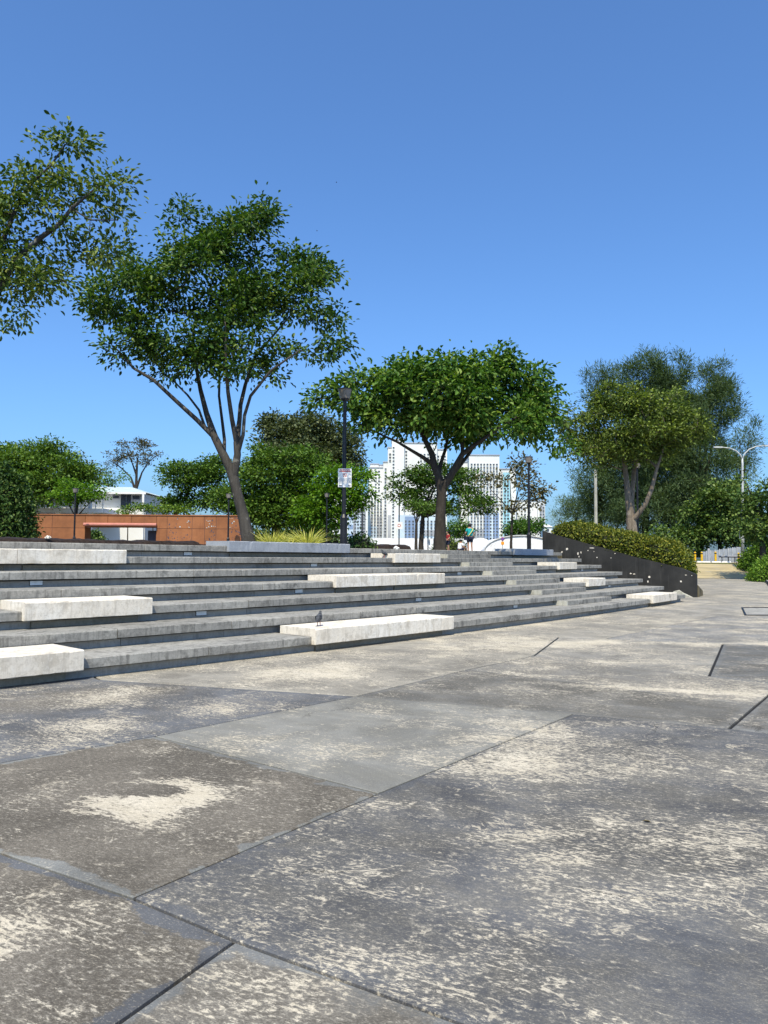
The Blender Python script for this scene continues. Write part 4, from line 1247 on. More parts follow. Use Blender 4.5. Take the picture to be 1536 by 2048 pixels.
# ------------------------------------------------------------------ lamp posts
def lamp_post(label, px, Y, head_py, z0, r=0.06, group='black park lamps'):
    p = at_y(px, 1090, Y)
    zt = at_y(px, head_py, Y).z
    t = thing('lamp_post', label, 'lamp', (p.x, p.y, z0), group)
    MB().lathe([(r * 1.7, 0), (r * 1.7, 0.9), (r * 1.0, 1.0), (r * 0.85, zt - z0 - 0.36)], (p.x, p.y, z0), 10).build('pole', M['black_metal'], t, smooth=False)
    MB().lathe([(0.07, 0), (0.11, 0.03), (0.11, 0.06)], (p.x, p.y, zt - 0.36), 12).build('collar', M['black_metal'], t)
    MB().lathe([(0.145, 0), (0.185, 0.22), (0.20, 0.26)], (p.x, p.y, zt - 0.30), 14).build('lamp_shade', M['lamp_glass'], t)
    MB().lathe([(0.205, 0), (0.195, 0.03), (0.02, 0.045)], (p.x, p.y, zt - 0.04), 14).build('cap', M['black_metal'], t)
    return t, p
lp, lpp = lamp_post('nearest black lamp post carrying the white notice beside the strap leaf plants', 687, 22.0, 777, 1.80)
lamp_post('black lamp post standing left of the sloping black wall', 1058, 37.0, 913, 1.80)
lamp_post('black lamp post in front of the left part of the rust wall', 148, 51.0, 976, 1.80)
lamp_post('black lamp post at the right end of the rust wall', 456, 51.0, 987, 1.80)
lamp_post('distant black lamp post against the lime green tree', 653, 55.0, 986, 1.80)
lamp_post('black lamp post half hidden behind the stems of the olive tree', 1276, 43.0, 925, 1.80)
lamp_post('distant thin black lamp post in front of the blue striped tower', 724, 75.0, 1008, 1.80, 0.07)
# notice on the nearest lamp post
sg = thing('notice_board', 'white notice with red ringed bird symbol fixed to the nearest lamp post', 'sign', (lpp.x, lpp.y - 0.07, 3.5))
tl, br_ = at_y(676.5, 937, 21.92), at_y(703, 974.5, 21.92)
yb = 21.92
MB().box((tl.x, yb - 0.006, br_.z), (br_.x, yb + 0.006, tl.z)).build('board', M['white'], sg)
W_, H_ = br_.x - tl.x, tl.z - br_.z
def bar(u0, u1, v0, v1, m, nm='text_line'):
    MB().box((tl.x + u0 * W_, yb - 0.009, tl.z - v1 * H_), (tl.x + u1 * W_, yb - 0.0075, tl.z - v0 * H_)).build(nm, m, sg)
bar(0.12, 0.88, 0.055, 0.10, M['red'])
bar(0.08, 0.92, 0.135, 0.18, M['red'])
for i in range(7):
    bar(0.08, (0.92, 0.9, 0.93, 0.85, 0.92, 0.9, 0.6)[i], 0.52 + 0.045 * i, 0.535 + 0.045 * i, M['tower_grey'])
bar(0.08, 0.3, 0.90, 0.95, M['print'], 'logo')
bar(0.75, 0.93, 0.90, 0.95, M['print'], 'logo')
cx, cz, rr = tl.x + 0.5 * W_, tl.z - 0.35 * H_, 0.155 * W_
ring = MB()
for k_ in range(20):
    a0, a1 = 2 * math.pi * k_ / 20, 2 * math.pi * (k_ + 1) / 20
    ring.add([(cx + q * math.cos(a), yb - 0.009, cz + q * math.sin(a)) for a, q in ((a0, rr), (a1, rr), (a1, rr * 0.78), (a0, rr * 0.78))], [(0, 1, 2, 3)])
ring.add([(cx - rr * 0.65, yb - 0.0095, cz + rr * 0.55), (cx - rr * 0.5, yb - 0.0095, cz + rr * 0.68), (cx + rr * 0.65, yb - 0.0095, cz - rr * 0.55), (cx + rr * 0.5, yb - 0.0095, cz - rr * 0.68)], [(0, 1, 2, 3)])
ring.build('prohibition_ring', M['red'], sg)
MB().add([(cx + x * rr, yb - 0.0088, cz + z * rr) for x, z in ((-0.6, 0.25), (-0.15, 0.3), (0.1, 0.1), (0.5, 0.2), (0.35, -0.05), (0.15, -0.2), (0.1, -0.5), (0.0, -0.5), (-0.05, -0.2), (-0.35, 0.0))], [tuple(range(10))]).build('bird_symbol', M['print'], sg)
# clamps
for z in (tl.z - 0.1, br_.z + 0.1):
    MB().box((lpp.x - 0.07, yb + 0.007, z - 0.015), (lpp.x + 0.07, lpp.y + 0.06, z + 0.015)).build('clamp', M['grey_metal'], sg)

# ------------------------------------------------------------------ rust coloured wall with the opening
cw = thing('rust_wall', 'long rust brown steel panel wall with perforated panels and a wide seat opening', 'wall', (-18, 53, 1.8))
def wx(px, Y=53.0):
    return at_y(px, 1060, Y).x
YW = 53.0
def wz(px, py, Y=YW):
    return at_y(px, py, Y).z
cols_ = [-30, 20, 60, 104, 148, 170, 215, 262, 313, 334, 384, 409, 432, 457, 483]
ztop = 4.30
for i in range(len(cols_) - 1):
    x0, x1 = wx(cols_[i]) + 0.012, wx(cols_[i + 1]) - 0.012
    if cols_[i] >= 170 and cols_[i + 1] <= 313:
        MB().box((x0, YW, 3.62), (x1, YW + 0.12, ztop)).build('panel', M['corten'], cw)
        continue
    zs = 3.42
    MB().box((x0, YW, 1.75), (x1, YW + 0.12, zs - 0.012)).build('panel', M['corten'], cw)
    MB().box((x0, YW, zs + 0.012), (x1, YW + 0.12, ztop)).build('panel', M['corten'], cw)
MB().box((wx(-30), YW + 0.03, 1.75), (wx(170) - 0.02, YW + 0.09, ztop - 0.02)).box((wx(313) + 0.02, YW + 0.03, 1.75), (wx(483), YW + 0.09, ztop - 0.02)).build('frame', M['print'], cw)
MB().box((wx(-30), YW - 0.05, ztop + 0.003), (wx(484), YW + 0.2, ztop + 0.07)).build('coping', M['corten'], cw)
MB().tube([(wx(169), YW - 0.16, 3.66), (wx(314), YW - 0.16, 3.66)], 0.12, 10).build('canopy_edge', M['sunlit_steel'], cw)
MB().box((wx(170), YW - 0.1, 3.50), (wx(313), YW + 1.2, 3.60)).build('canopy', M['corten'], cw)
MB().box((wx(312) - 0.02, YW + 0.125, 1.75), (wx(312) + 0.1, YW + 1.2, 3.5)).build('reveal', M['corten'], cw)
MB().box((wx(168) - 0.1, YW + 0.125, 1.75), (wx(168) + 0.02, YW + 1.2, 3.5)).build('reveal', M['corten'], cw)
MB().box((wx(288), YW + 0.9, 2.2), (wx(311), YW + 1.0, 3.3)).build('dark_backing', M['print'], cw)  # dark sheet set behind the right side of the opening
rs = random.Random(4)
for (a, b) in ((336, 382), (411, 431), (459, 482)):
    dk, lt = MB(), MB()
    for q in range(46):
        px = rs.uniform(a, b)
        v = rs.random()
        z = 2.25 + 2.0 * v
        r_ = rs.choice([0.022, 0.03, 0.045])
        tgt = lt if (v > 0.62 and rs.random() < 0.6) else dk
        xx = wx(px)
        if abs(z - 3.42) < 0.06:
            continue
        tgt.add([(xx + r_ * math.cos(2 * math.pi * k_ / 8), YW - 0.004, z + r_ * math.sin(2 * math.pi * k_ / 8)) for k_ in range(8)], [tuple(range(8))])
    o_ = dk.build('perforation', M['print'], cw)
    o_['kind'] = 'stuff'
    if lt.v:
        o_ = lt.build('perforation', M['roof'], cw)
        o_['kind'] = 'stuff'

# ------------------------------------------------------------------ white house behind it
YH = 74.0
hs = thing('white_house', 'white two storey house with pale green hipped roof behind the rust wall', 'house', (at_y(220, 1060, YH).x, YH, 1.8))
hx = lambda px: at_y(px, 1000, YH).x
hz = lambda py, px=250: at_y(px, py, YH).z
MB().box((hx(60), YH, 1.7), (hx(291), YH + 9, hz(988))).build('wall', M['offwhite'], hs)
ov = 0.5
e0, e1, zE = hx(60) - ov, hx(296), hz(986)
zR = hz(966)
rf = MB()
rf.add([(e0, YH - 0.8, zE), (e1, YH - 0.8, zE), (e1, YH + 9.8, zE), (e0, YH + 9.8, zE), (hx(85), YH + 4.5, zR), (hx(232), YH + 4.5, zR)], [(0, 1, 5, 4), (1, 2, 5), (2, 3, 4, 5), (3, 0, 4), (3, 2, 1, 0)])
rfo = rf.build('roof', M['roof'], hs)
MB().box((e0, YH - 0.86, zE - 0.16), (e1 + 0.05, YH - 0.803, zE + 0.02)).build('gutter', M['white'], hs)
for (a, b, c, d_) in ((225, 240, 988, 998), (264, 281, 988, 1000), (120, 135, 990, 1003)):
    f_ = MB().box((hx(a), YH - 0.06, hz(d_)), (hx(b), YH - 0.002, hz(c + 2))).build('window', M['tower_grey'], hs)
    MB().box((hx(a) + 0.08, YH - 0.075, hz(d_) + 0.08), (hx(b) - 0.08, YH - 0.062, hz(c + 2) - 0.08)).build('pane', M['window_glass'], f_)
for a, b in ((242, 252), (253, 262)):
    d_ = MB().box((hx(a), YH - 0.05, hz(1018)), (hx(b), YH - 0.002, hz(989))).build('door', M['window_glass'], hs)
MB().box((hx(290), YH - 0.9, 1.75), (hx(294), YH - 0.6, zE - 0.18)).build('column', M['white'], hs)
# balcony in front with railing
MB().box((hx(40), YH - 4.0, hz(1022) - 0.4), (hx(238), YH - 0.01, hz(1022))).build('balcony', M['white'], hs)
for py in (1005, 1010):
    MB().box((hx(40), YH - 3.98, hz(py)), (hx(237), YH - 3.9, hz(py) + 0.09)).build('rail', M['white'], hs)
for i in range(15):
    x = hx(42 + i * 13.8)
    MB().box((x, YH - 3.97, hz(1022) + 0.002), (x + 0.08, YH - 3.91, hz(1005) - 0.002)).build('baluster', M['white'], hs)
for px in (90, 145, 206):
    MB().box((hx(px), YH - 3.8, 1.75), (hx(px) + 0.4, YH - 3.4, hz(1022) - 0.402)).build('column', M['white'], hs)
    MB().box((hx(px), YH - 3.8, hz(1022) + 0.002), (hx(px) + 0.3, YH - 3.5, zE - 0.2)).build('post', M['white'], hs)

# ------------------------------------------------------------------ far apartment towers
YT = 640.0
FLOOR = 2.8
wm_ = MB()
wm_.box((-0.72, -0.14, -0.70), (0.72, 0.02, 0.66), 0)
wm_.box((-0.80, -0.24, -0.86), (0.80, 0.02, -0.705), 1)
wm_.box((-0.80, -0.24, 0.665), (0.80, 0.02, 0.74), 1)
WIN = wm_.mesh('window')
WIN.materials.append(M['window_glass'])
WIN.materials.append(M['offwhite'])
def tower(label, blocks, paints, wins, strip=()):
    """blocks: (px0, px1, top_py, dy, depth); paints: (px0, px1, py0, py1, material, dy); wins: (px0, px1, py0, py1, columns, dy)"""
    X = lambda px, dy=0: at_y(px, 1000, YT + dy).x
    Z = lambda py, px=850, dy=0: at_y(px, py, YT + dy).z
    b0 = blocks[0]
    t = thing('apartment_tower', label, 'building', (X((b0[0] + b0[1]) / 2), YT + b0[3], 1.2), 'far white apartment towers')
    for (a, b, top, dy, dep) in blocks:
        MB().box((X(a, dy), YT + dy, 1.2), (X(b, dy), YT + dy + dep, Z(top, a, dy))).build('block', M['offwhite'], t)
        MB().box((X(a, dy) - 0.4, YT + dy - 0.5, Z(top, a, dy) + 0.05), (X(b, dy) + 0.4, YT + dy + dep, Z(top, a, dy) + 0.9)).build('roof_edge', M['tower_grey'], t)
    for (a, b, p0, p1, m, dy) in paints:
        MB().box((X(a, dy), YT + dy - 0.12, max(1.25, Z(p1, a, dy))), (X(b, dy), YT + dy - 0.004, Z(p0, a, dy))).build('painted_panel', M[m], t)
    cnt = 0
    for (a, b, p0, p1, nc, dy) in wins:
        z1, z0 = Z(p0, a, dy), max(3.0, Z(p1, a, dy))
        nf = int((z1 - z0) / FLOOR)
        for i in range(nf):
            for j in range(nc):
                x = X(a, dy) + (X(b, dy) - X(a, dy)) * (j + 0.5) / nc
                o = bpy.data.objects.new('window', WIN)
                col.objects.link(o)
                o.parent = t
                wloc = Vector((x, YT + dy - 0.13, z0 + FLOOR * (i + 0.5)))
                o.location = wloc - t.location
                cnt += 1
    return t
tower('low white tower with light blue stripes left of the nearest lamp post', [(664, 736, 990, 0, 15)], [(696, 707, 1022, 1116, 'tower_sky', 0), (696, 707, 1032, 1040, 'tower_blue', -0.2), (696, 707, 1050, 1058, 'tower_blue', -0.2), (696, 707, 1068, 1084, 'tower_blue', -0.2), (707, 732, 1000, 1116, 'tower_grey', 0), (712, 722, 1030, 1116, 'tower_sky', -0.15)],
      [(667, 694, 1000, 1100, 4, 0), (708, 731, 1000, 1100, 4, -0.2)])
tower('slim white tower with stepped roof box left of the tallest tower', [(737, 767, 936, 20, 16), (740, 757, 929, 24, 8), (758, 769, 931, 24, 8)], [(737, 767, 1052, 1116, 'tower_sky', 20), (754, 765, 1033, 1116, 'tower_grey', 19.8)],
      [(741, 765, 990, 1100, 4, 19.6), (748, 761, 938, 985, 2, 20)])
tower('tallest white tower with blank side wall behind the umbrella shaped tree', [(783, 808, 880, 0, 22), (808, 874, 887, 6, 22), (766, 783, 925, 10, 14), (775, 784, 896, 6, 14), (872, 894, 900, 14, 16)],
      [(767, 774, 1020, 1116, 'tower_grey', 10), (796, 874, 1030, 1116, 'tower_sky', -2), (810, 836, 1033, 1116, 'tower_blue', -2.3), (842, 874, 1060, 1072, 'tower_grey', -2.3), (776, 782, 1030, 1116, 'tower_grey', 5.8)],
      [(767, 782, 930, 1100, 2, 9.8), (776, 783, 900, 925, 1, 5.8), (784, 789, 890, 1100, 1, 0), (808, 816, 898, 940, 1, 6), (838, 874, 905, 1025, 5, 6), (808, 874, 1036, 1100, 9, -2.6), (873, 893, 905, 1100, 3, 14)])
bpy.context.view_layer.update()
tower('broad white tower right of the umbrella tree trunk with blue lower storeys', [(921, 940, 925, 12, 18), (938, 999, 911, 0, 22)], [(938, 968, 1058, 1116, 'tower_grey', 0), (968, 998, 1026, 1116, 'tower_blue', 0), (980, 986, 1026, 1116, 'tower_sky', -0.15)],
      [(940, 997, 920, 1100, 9, -0.3), (922, 929, 935, 1000, 1, 12)])
tower('white tower with a cyan stripe behind the sparse rusty tree', [(999, 1032, 939, 8, 18)], [(1006, 1020, 945, 1116, 'tower_cyan', 8)], [(1007, 1019, 950, 1100, 2, 7.8), (1000, 1006, 945, 1100, 1, 8)])
tower('lower white tower with balconies right of the second lamp post', [(1034, 1078, 1002, 30, 16), (1076, 1090, 1003, 26, 14)], [(1079, 1089, 1010, 1075, 'tower_grey', 26)], [(1078, 1090, 1006, 1090, 2, 25.8), (1040, 1060, 1010, 1090, 3, 30)])
sm = thing('small_white_house', 'small white house just left of the black wall top', 'house', (at_y(1095, 1090, 300).x, 300, 1.2))
a_, b_ = at_y(1088, 1054, 300), at_y(1104, 1090, 300)
MB().box((a_.x, 300, 1.2), (b_.x, 306, a_.z)).build('wall', M['offwhite'], sm)
MB().add([(a_.x - 0.3, 299.6, a_.z), (b_.x + 0.3, 299.6, a_.z), (b_.x + 0.3, 306.4, a_.z), (a_.x - 0.3, 306.4, a_.z), (a_.x + 1, 303, a_.z + 1.2), (b_.x - 1, 303, a_.z + 1.2)], [(0, 1, 5, 4), (1, 2, 5), (2, 3, 4, 5), (3, 0, 4), (3, 2, 1, 0)]).build('roof', M['offwhite'], sm)
MB().box((a_.x + 1, 299.95, a_.z - 1.8), (a_.x + 2, 299.998, a_.z - 0.7)).build('window', M['window_glass'], sm)

# ------------------------------------------------------------------ tents and hoarding
hd = thing('site_hoarding', 'long white hoarding below the towers behind the terrace', 'hoarding', (at_y(790, 1090, 115).x, 115, 1.2))
xs_ = [at_y(px, 1080, 115).x for px in np.linspace(664, 966, 19)]
for a, b in zip(xs_[:-1], xs_[1:]):
    MB().box((a + 0.01, 115, 1.1), (b - 0.01, 115.08, at_y(790, 1076.5, 115).z + random.uniform(-0.02, 0.02))).build('panel', M['tent'], hd)
def dome(label, px0, px1, top, Y, rib=True):
    x0, x1 = at_y(px0, 1085, Y).x, at_y(px1, 1085, Y).x
    zt = at_y((px0 + px1) / 2, top, Y).z
    t = thing('tent', label, 'tent', ((x0 + x1) / 2, Y, 1.2), 'white tents')
    cx_, hw = (x0 + x1) / 2, (x1 - x0) / 2
    mb = MB()
    NU = 20
    pr = []
    zs = 2.2
    for i in range(NU + 1):
        a = math.pi * i / NU
        pr.append((cx_ - hw * math.cos(a), zs + (zt - zs) * math.sin(a) ** 0.9))
    for y in (Y, Y + 9):
        for x, z in pr:
            mb.v.append((x, y, z))
        mb.v += [(x1, y, 1.15), (x0, y, 1.15)]
    m2 = NU + 3
    for i in range(m2):
        j = (i + 1) % m2
        mb.f.append((i, j, j + m2, i + m2))
    mb.m = [0] * len(mb.f)
    mb.build('roof_skin', M['tent'], t, smooth=False)
    # wrinkled gable
    gb = MB()
    NJ = 8
    for i in range(NU * 2 + 1):
        a = i / (NU * 2)
        x = x0 + 2 * hw * a
        zt_ = zs + (zt - zs) * max(0.0, 1 - ((x - cx_) / hw) ** 2) ** 0.45 - 0.05
        for j in range(NJ + 1):
            z = 1.15 + (zt_ - 1.15) * j / NJ
            gb.v.append((x, Y - 0.02 - 0.09 * abs(mnoise.noise((x * 2.2 + z * 1.1, z * 0.7, Y))), z))
    for i in range(NU * 2):
        for j in range(NJ):
            a = i * (NJ + 1) + j
            gb.f.append((a, a + NJ + 1, a + NJ + 2, a + 1))
            gb.m.append(0)
    gb.build('gable', M['tent'], t)
    if rib:
        MB().tube([(x, Y - 0.12, z + 0.02) for x, z in pr], 0.085, 6).build('edge_rib', M['grey_metal'], t)
dome('large white arched tent in front of the second lamp post', 968, 1120, 1071.5, 100)
dome('smaller white dome tent right of the standing woman', 934, 988, 1075, 104, False)

# ------------------------------------------------------------------ road signs and posts on the terrace
def post(px, Y, py_top, z0, r, mat, parent, name='pole', top_z=None):
    p = at_y(px, 1090, Y)
    zt = at_y(px, py_top, Y).z if top_z is None else top_z
    MB().lathe([(r, 0), (r, zt - z0)], (p.x, p.y, z0), 10).build(name, mat, parent)
    return p, zt
t = thing('road_sign', 'round blue and red road sign with orange plate below on a grey post', 'sign', ground_at(1005, 70, 1.8))
p, zt = post(1005, 70, 1076, 1.8, 0.045, M['grey_metal'], t)
def disc(mb_, x, y, z, r, n=20, th=0.012):
    mb_.add([(x + r * math.cos(2 * math.pi * k_ / n), y - th, z + r * math.sin(2 * math.pi * k_ / n)) for k_ in range(n)] + [(x + r * math.cos(2 * math.pi * k_ / n), y, z + r * math.sin(2 * math.pi * k_ / n)) for k_ in range(n)],
            [tuple(range(n)), tuple(reversed(range(n, 2 * n)))] + [(k_, k_ + n, (k_ + 1) % n + n, (k_ + 1) % n) for k_ in range(n)])
    return mb_
zc = at_y(1005, 1078, 70).z
disc(MB(), p.x, p.y - 0.06, zc, 0.165).build('sign_disc', M['red'], t)
disc(MB(), p.x, p.y - 0.08, zc, 0.135).build('sign_face', M['blue_sign'], t)
MB().box((p.x - 0.02, p.y - 0.1, zc - 0.13), (p.x + 0.02, p.y - 0.093, zc + 0.13), 0).build('sign_bar', M['red'], t)
MB().box((p.x - 0.14, p.y - 0.08, zc - 0.52), (p.x + 0.14, p.y - 0.06, zc - 0.24)).build('plate', M['orange'], t)
t = thing('notice_post', 'white notice with red mark on a thin black post before the hoarding', 'sign', ground_at(798, 62, 1.8))
p, zt = post(798, 62, 990, 1.8, 0.05, M['black_metal'], t)
za, zb = at_y(798, 1044, 62).z, at_y(798, 1058, 62).z
MB().box((p.x - 0.27, p.y - 0.1, zb), (p.x + 0.27, p.y - 0.06, za)).build('board', M['white'], t)
ring = MB()
for k_ in range(16):
    a0, a1 = 2 * math.pi * k_ / 16, 2 * math.pi * (k_ + 1) / 16
    ring.add([(p.x + q * math.cos(a), p.y - 0.104, (za + zb) / 2 + q * math.sin(a)) for a, q in ((a0, 0.13), (a1, 0.13), (a1, 0.085), (a0, 0.085))], [(0, 1, 2, 3)])
ring.build('prohibition_ring', M['red'], t)
t = thing('meter_post', 'thin dark post with a small grey box left of the umbrella tree trunk', 'post', ground_at(855, 60, 1.8))
p, zt = post(856, 60, 1030, 1.8, 0.045, M['black_metal'], t)
MB().box((p.x - 0.07, p.y - 0.14, 2.5), (p.x + 0.16, p.y - 0.05, 2.95)).build('meter_box', M['grey_metal'], t)
t = thing('concrete_post', 'bare pale concrete pole rising behind the clipped hedge', 'pole', ground_at(1191, 55, 1.8))
p = at_y(1192, 1060, 55)
MB().lathe([(0.13, 0), (0.10, at_y(1190, 940, 55).z - 1.8)], (p.x, p.y, 1.8), 10).build('pole', M['rough_end'], t)
t = thing('short_post', 'short dark wooden post at the foot of the umbrella tree trunk', 'post', ground_at(869.5, 28.6, 1.8))
p = at_y(869.5, 1090, 28.6)
MB().box((p.x - 0.05, p.y - 0.05, 1.8), (p.x + 0.05, p.y + 0.05, at_y(869, 1077, 28.6).z)).build('shaft', M['black_metal'], t)
# double arm street lamp
t = thing('street_lamp', 'tall grey street lamp with two curved arms above the right hand trees', 'street lamp', ground_at(1486, 68, 1.2))
YS = 68.0
q = lambda px, py: tuple(at_y(px, py, YS))
b = at_y(1486, 1100, YS)
MB().tube([(b.x, YS, 1.2), q(1485.5, 1050), q(1485, 930), q(1484.5, 917)], [0.14, 0.12, 0.085, 0.08], 10).build('pole', M['grey_metal'], t, smooth=True)
for pts in ([(1484.5, 920), (1481, 910), (1473, 902), (1460, 896.5), (1444, 894.5)], [(1484.5, 920), (1489, 908), (1498, 899), (1512, 893), (1528, 891.5)]):
    ao = MB().tube([q(*p) for p in pts], [0.07, 0.06, 0.055, 0.05, 0.045], 8).build('arm', M['grey_metal'], t, smooth=True)
    e = Vector(q(*pts[-1]))
    s_ = -1 if pts[-1][0] < 1480 else 1
    MB().box((min(e.x, e.x + s_ * 0.75), YS - 0.12, e.z - 0.07), (max(e.x, e.x + s_ * 0.75), YS + 0.12, e.z + 0.06)).build('lamp_head', M['grey_metal'], t)
MB().box((b.x - 0.35, YS - 0.35, 3.3), (b.x - 0.12, YS - 0.1, 4.4)).build('control_box', M['grey_metal'], t)

# ------------------------------------------------------------------ path, ramp, kerb, bollards, fence on the right
rmp = MB()
nst = 12
lo, hi = [(24.5, 62.5, 0.006), (30.5, 62.5, 0.006)], [(27.6, 72.0, 1.25), (33.15, 72.0, 1.25)]
structure(MB().add([lo[0], lo[1], hi[1], hi[0], (24.5, 62.5, -0.4), (30.5, 62.5, -0.4), (33.15, 72, -0.4), (27.6, 72, -0.4)], [(0, 1, 2, 3), (0, 4, 5, 1), (1, 5, 6, 2), (3, 7, 4, 0), (2, 6, 7, 3)]).build('ramp', M['joint']))
rr_ = [o for o in col.objects if o.name.startswith('ramp')][0]
for i in range(nst):
    f0, f1 = (i + 0.06) / nst, (i + 0.94) / nst
    L0, L1, R0, R1 = [Vector(lo[0]).lerp(hi[0], f0), Vector(lo[0]).lerp(hi[0], f1), Vector(lo[1]).lerp(hi[1], f0), Vector(lo[1]).lerp(hi[1], f1)]
    up = Vector((0, 0, 0.02))
    MB().add([L0 + up, R0 + up, R1 + up, L1 + up, L0, R0, R1, L1], [(0, 1, 2, 3), (0, 4, 5, 1), (1, 5, 6, 2), (2, 6, 7, 3), (3, 7, 4, 0)]).build('ramp_board', M['ramp'], rr_)
structure(MB().box((14, 72.01, 1.0), (75, 100, 1.245)).build('car_park', M['asphalt']))
kb = [(23.0, 46.0, 0.0), (24.9, 50.0, 0.0), (27.6, 56.0, 0.0), (30.55, 62.5, 0.0), (33.2, 72.0, 1.25)]
ko = thing('kerb', 'pale block kerb along the right side of the path below the hedge', 'kerb', kb[0])
def lerp_path(P_, n):
    out = []
    for a, b in zip(P_[:-1], P_[1:]):
        a, b = Vector(a), Vector(b)
        m = max(1, int((b - a).length / n))
        out += [a.lerp(b, i / m) for i in range(m)]
    return out + [Vector(P_[-1])]
kp = lerp_path(kb, 1.0)
for a, b in zip(kp[:-1], kp[1:]):
    d = (b - a).normalized()
    sd = Vector((d.y, -d.x, 0)).normalized()
    a2, b2 = a + d * 0.02, b - d * 0.02
    q = [a2, b2, b2 + sd * 0.3, a2 + sd * 0.3]
    MB().add([v + Vector((0, 0, 0.17)) for v in q] + [v - Vector((0, 0, 0.05)) for v in q], [(0, 1, 2, 3), (0, 4, 5, 1), (1, 5, 6, 2), (2, 6, 7, 3), (3, 7, 4, 0)]).build('kerb_block', M['slab'], ko)
tag(MB().tube([v + Vector((-0.06, 0.0, 0.05)) for v in kp], 0.045, 6).build('drain_pipe', M['black_metal']), 'black flexible pipe lying along the foot of the right hand kerb', 'pipe')
# planted ground behind the kerb
structure(MB().add([v + Vector((0.31, 0, 0.1)) for v in kp] + [(70, 72, 1.25), (70, 40, 0.3)], [tuple(range(len(kp) + 2))]).build('planted_verge', M['grass']))
def bollard(label, px, mat, h=1.0, stripes=False, r=0.10, Y=72.6, grp='yellow bollards'):
    p = at_y(px, 1110, Y)
    t = thing('bollard', label, 'bollard', (p.x, Y, 1.25), grp)
    MB().lathe([(r, 0), (r, h * 0.78)], (p.x, Y, 1.25), 12).build('shaft', mat, t)
    MB().lathe([(r + 0.004, 0), (r + 0.004, h * 0.1)], (p.x, Y, 1.25 + h * 0.782), 12).build('band', M['black_metal'], t)
    MB().lathe([(r, 0), (r, h * 0.06), (r * 0.6, h * 0.11)], (p.x, Y, 1.25 + h * 0.884), 12).build('cap', mat, t)
    if stripes:
        for z in (0.15, 0.45):
            MB().lathe([(r + 0.005, 0), (r + 0.005, 0.14)], (p.x, Y, 1.25 + z), 12).build('band', M['black_metal'], t)
bollard('leftmost yellow bollard at the top of the ramp', 1390, M['yellow'])
bollard('second yellow bollard from the left at the top of the ramp', 1403.5, M['yellow'])
bollard('yellow bollard in front of the zinc fence at the ramp top', 1431, M['yellow'], 1.03)
bollard('black and yellow striped bollard against the green hedge', 1477, M['yellow'], 0.95, True)
for px, lb in ((1376, 'dark steel post left of the yellow bollards'), (1417.5, 'dark steel post between the yellow bollards')):
    p = at_y(px, 1110, 72.8)
    t = thing('gate_post', lb, 'post', (p.x, 72.8, 1.25), 'dark gate posts')
    MB().lathe([(0.11, 0), (0.11, 1.25)], (p.x, 72.8, 1.25), 10).build('shaft', M['tower_grey'], t)
    MB().lathe([(0.12, 0), (0.03, 0.07)], (p.x, 72.8, 2.502), 10).build('cap', M['tower_grey'], t)
for px, lb in ((1411, 'white wheel stop block left of the third bollard'), (1432, 'white wheel stop block in front of the third bollard'), (1452, 'white wheel stop block in front of the bench'), (1395, 'white wheel stop block between the two left bollards')):
    p = at_y(px, 1110, 72.3)
    t = MB()
    t.add([(p.x - 0.42, 72.2, 1.25), (p.x + 0.42, 72.2, 1.25), (p.x + 0.42, 72.4, 1.25), (p.x - 0.42, 72.4, 1.25), (p.x - 0.40, 72.23, 1.38), (p.x + 0.40, 72.23, 1.38), (p.x + 0.40, 72.37, 1.38), (p.x - 0.40, 72.37, 1.38)],
          [(3, 2, 1, 0), (4, 5, 6, 7), (0, 1, 5, 4), (1, 2, 6, 5), (2, 3, 7, 6), (3, 0, 4, 7)])
    tag(t.build('wheel_stop', M['white']), lb, 'block', 'white wheel stops')
fz = thing('zinc_fence', 'grey corrugated zinc sheet fence beyond the bollards', 'fence', (at_y(1440, 1110, 76).x, 76, 1.25))
for i, px in enumerate(np.linspace(1403, 1482, 10)[:-1]):
    x0, x1 = at_y(px, 1110, 76).x, at_y(px + 79 / 9, 1110, 76).x
    mb = MB()
    nw = 12
    zt = 1.25 + 1.05 + 0.06 * i
    for k_ in range(nw + 1):
        x = x0 + 0.015 + (x1 - x0 - 0.03) * k_ / nw
        y = 76 + (0.03 if k_ % 2 else 0.0)
        mb.v += [(x, y, 1.2), (x, y, zt)]
    for k_ in range(nw):
        mb.f.append((2 * k_, 2 * k_ + 2, 2 * k_ + 3, 2 * k_ + 1))
    mb.m = [0] * nw
    mb.build('sheet', M['zinc'], fz)
    MB().box((x0 - 0.03, 75.9, 1.2), (x0 + 0.03, 75.97, zt + 0.03)).build('post', M['grey_metal'], fz)
bt = thing('park_table', 'dark slim table standing before the zinc fence', 'table', (at_y(1455, 1115, 74.5).x, 74.5, 1.25))
xa, xb = at_y(1440, 1115, 74.5).x, at_y(1474, 1115, 74.5).x
MB().box((xa, 74.2, 1.83), (xb, 74.9, 1.92)).build('table_top', M['tower_grey'], bt)
MB().box((xa + 0.05, 74.25, 1.74), (xb - 0.05, 74.85, 1.827)).build('apron', M['black_metal'], bt)
for x in (xa + 0.2, (xa + xb) / 2, xb - 0.2):
    MB().box((x - 0.03, 74.5, 1.25), (x + 0.03, 74.56, 1.738)).build('leg', M['black_metal'], bt)

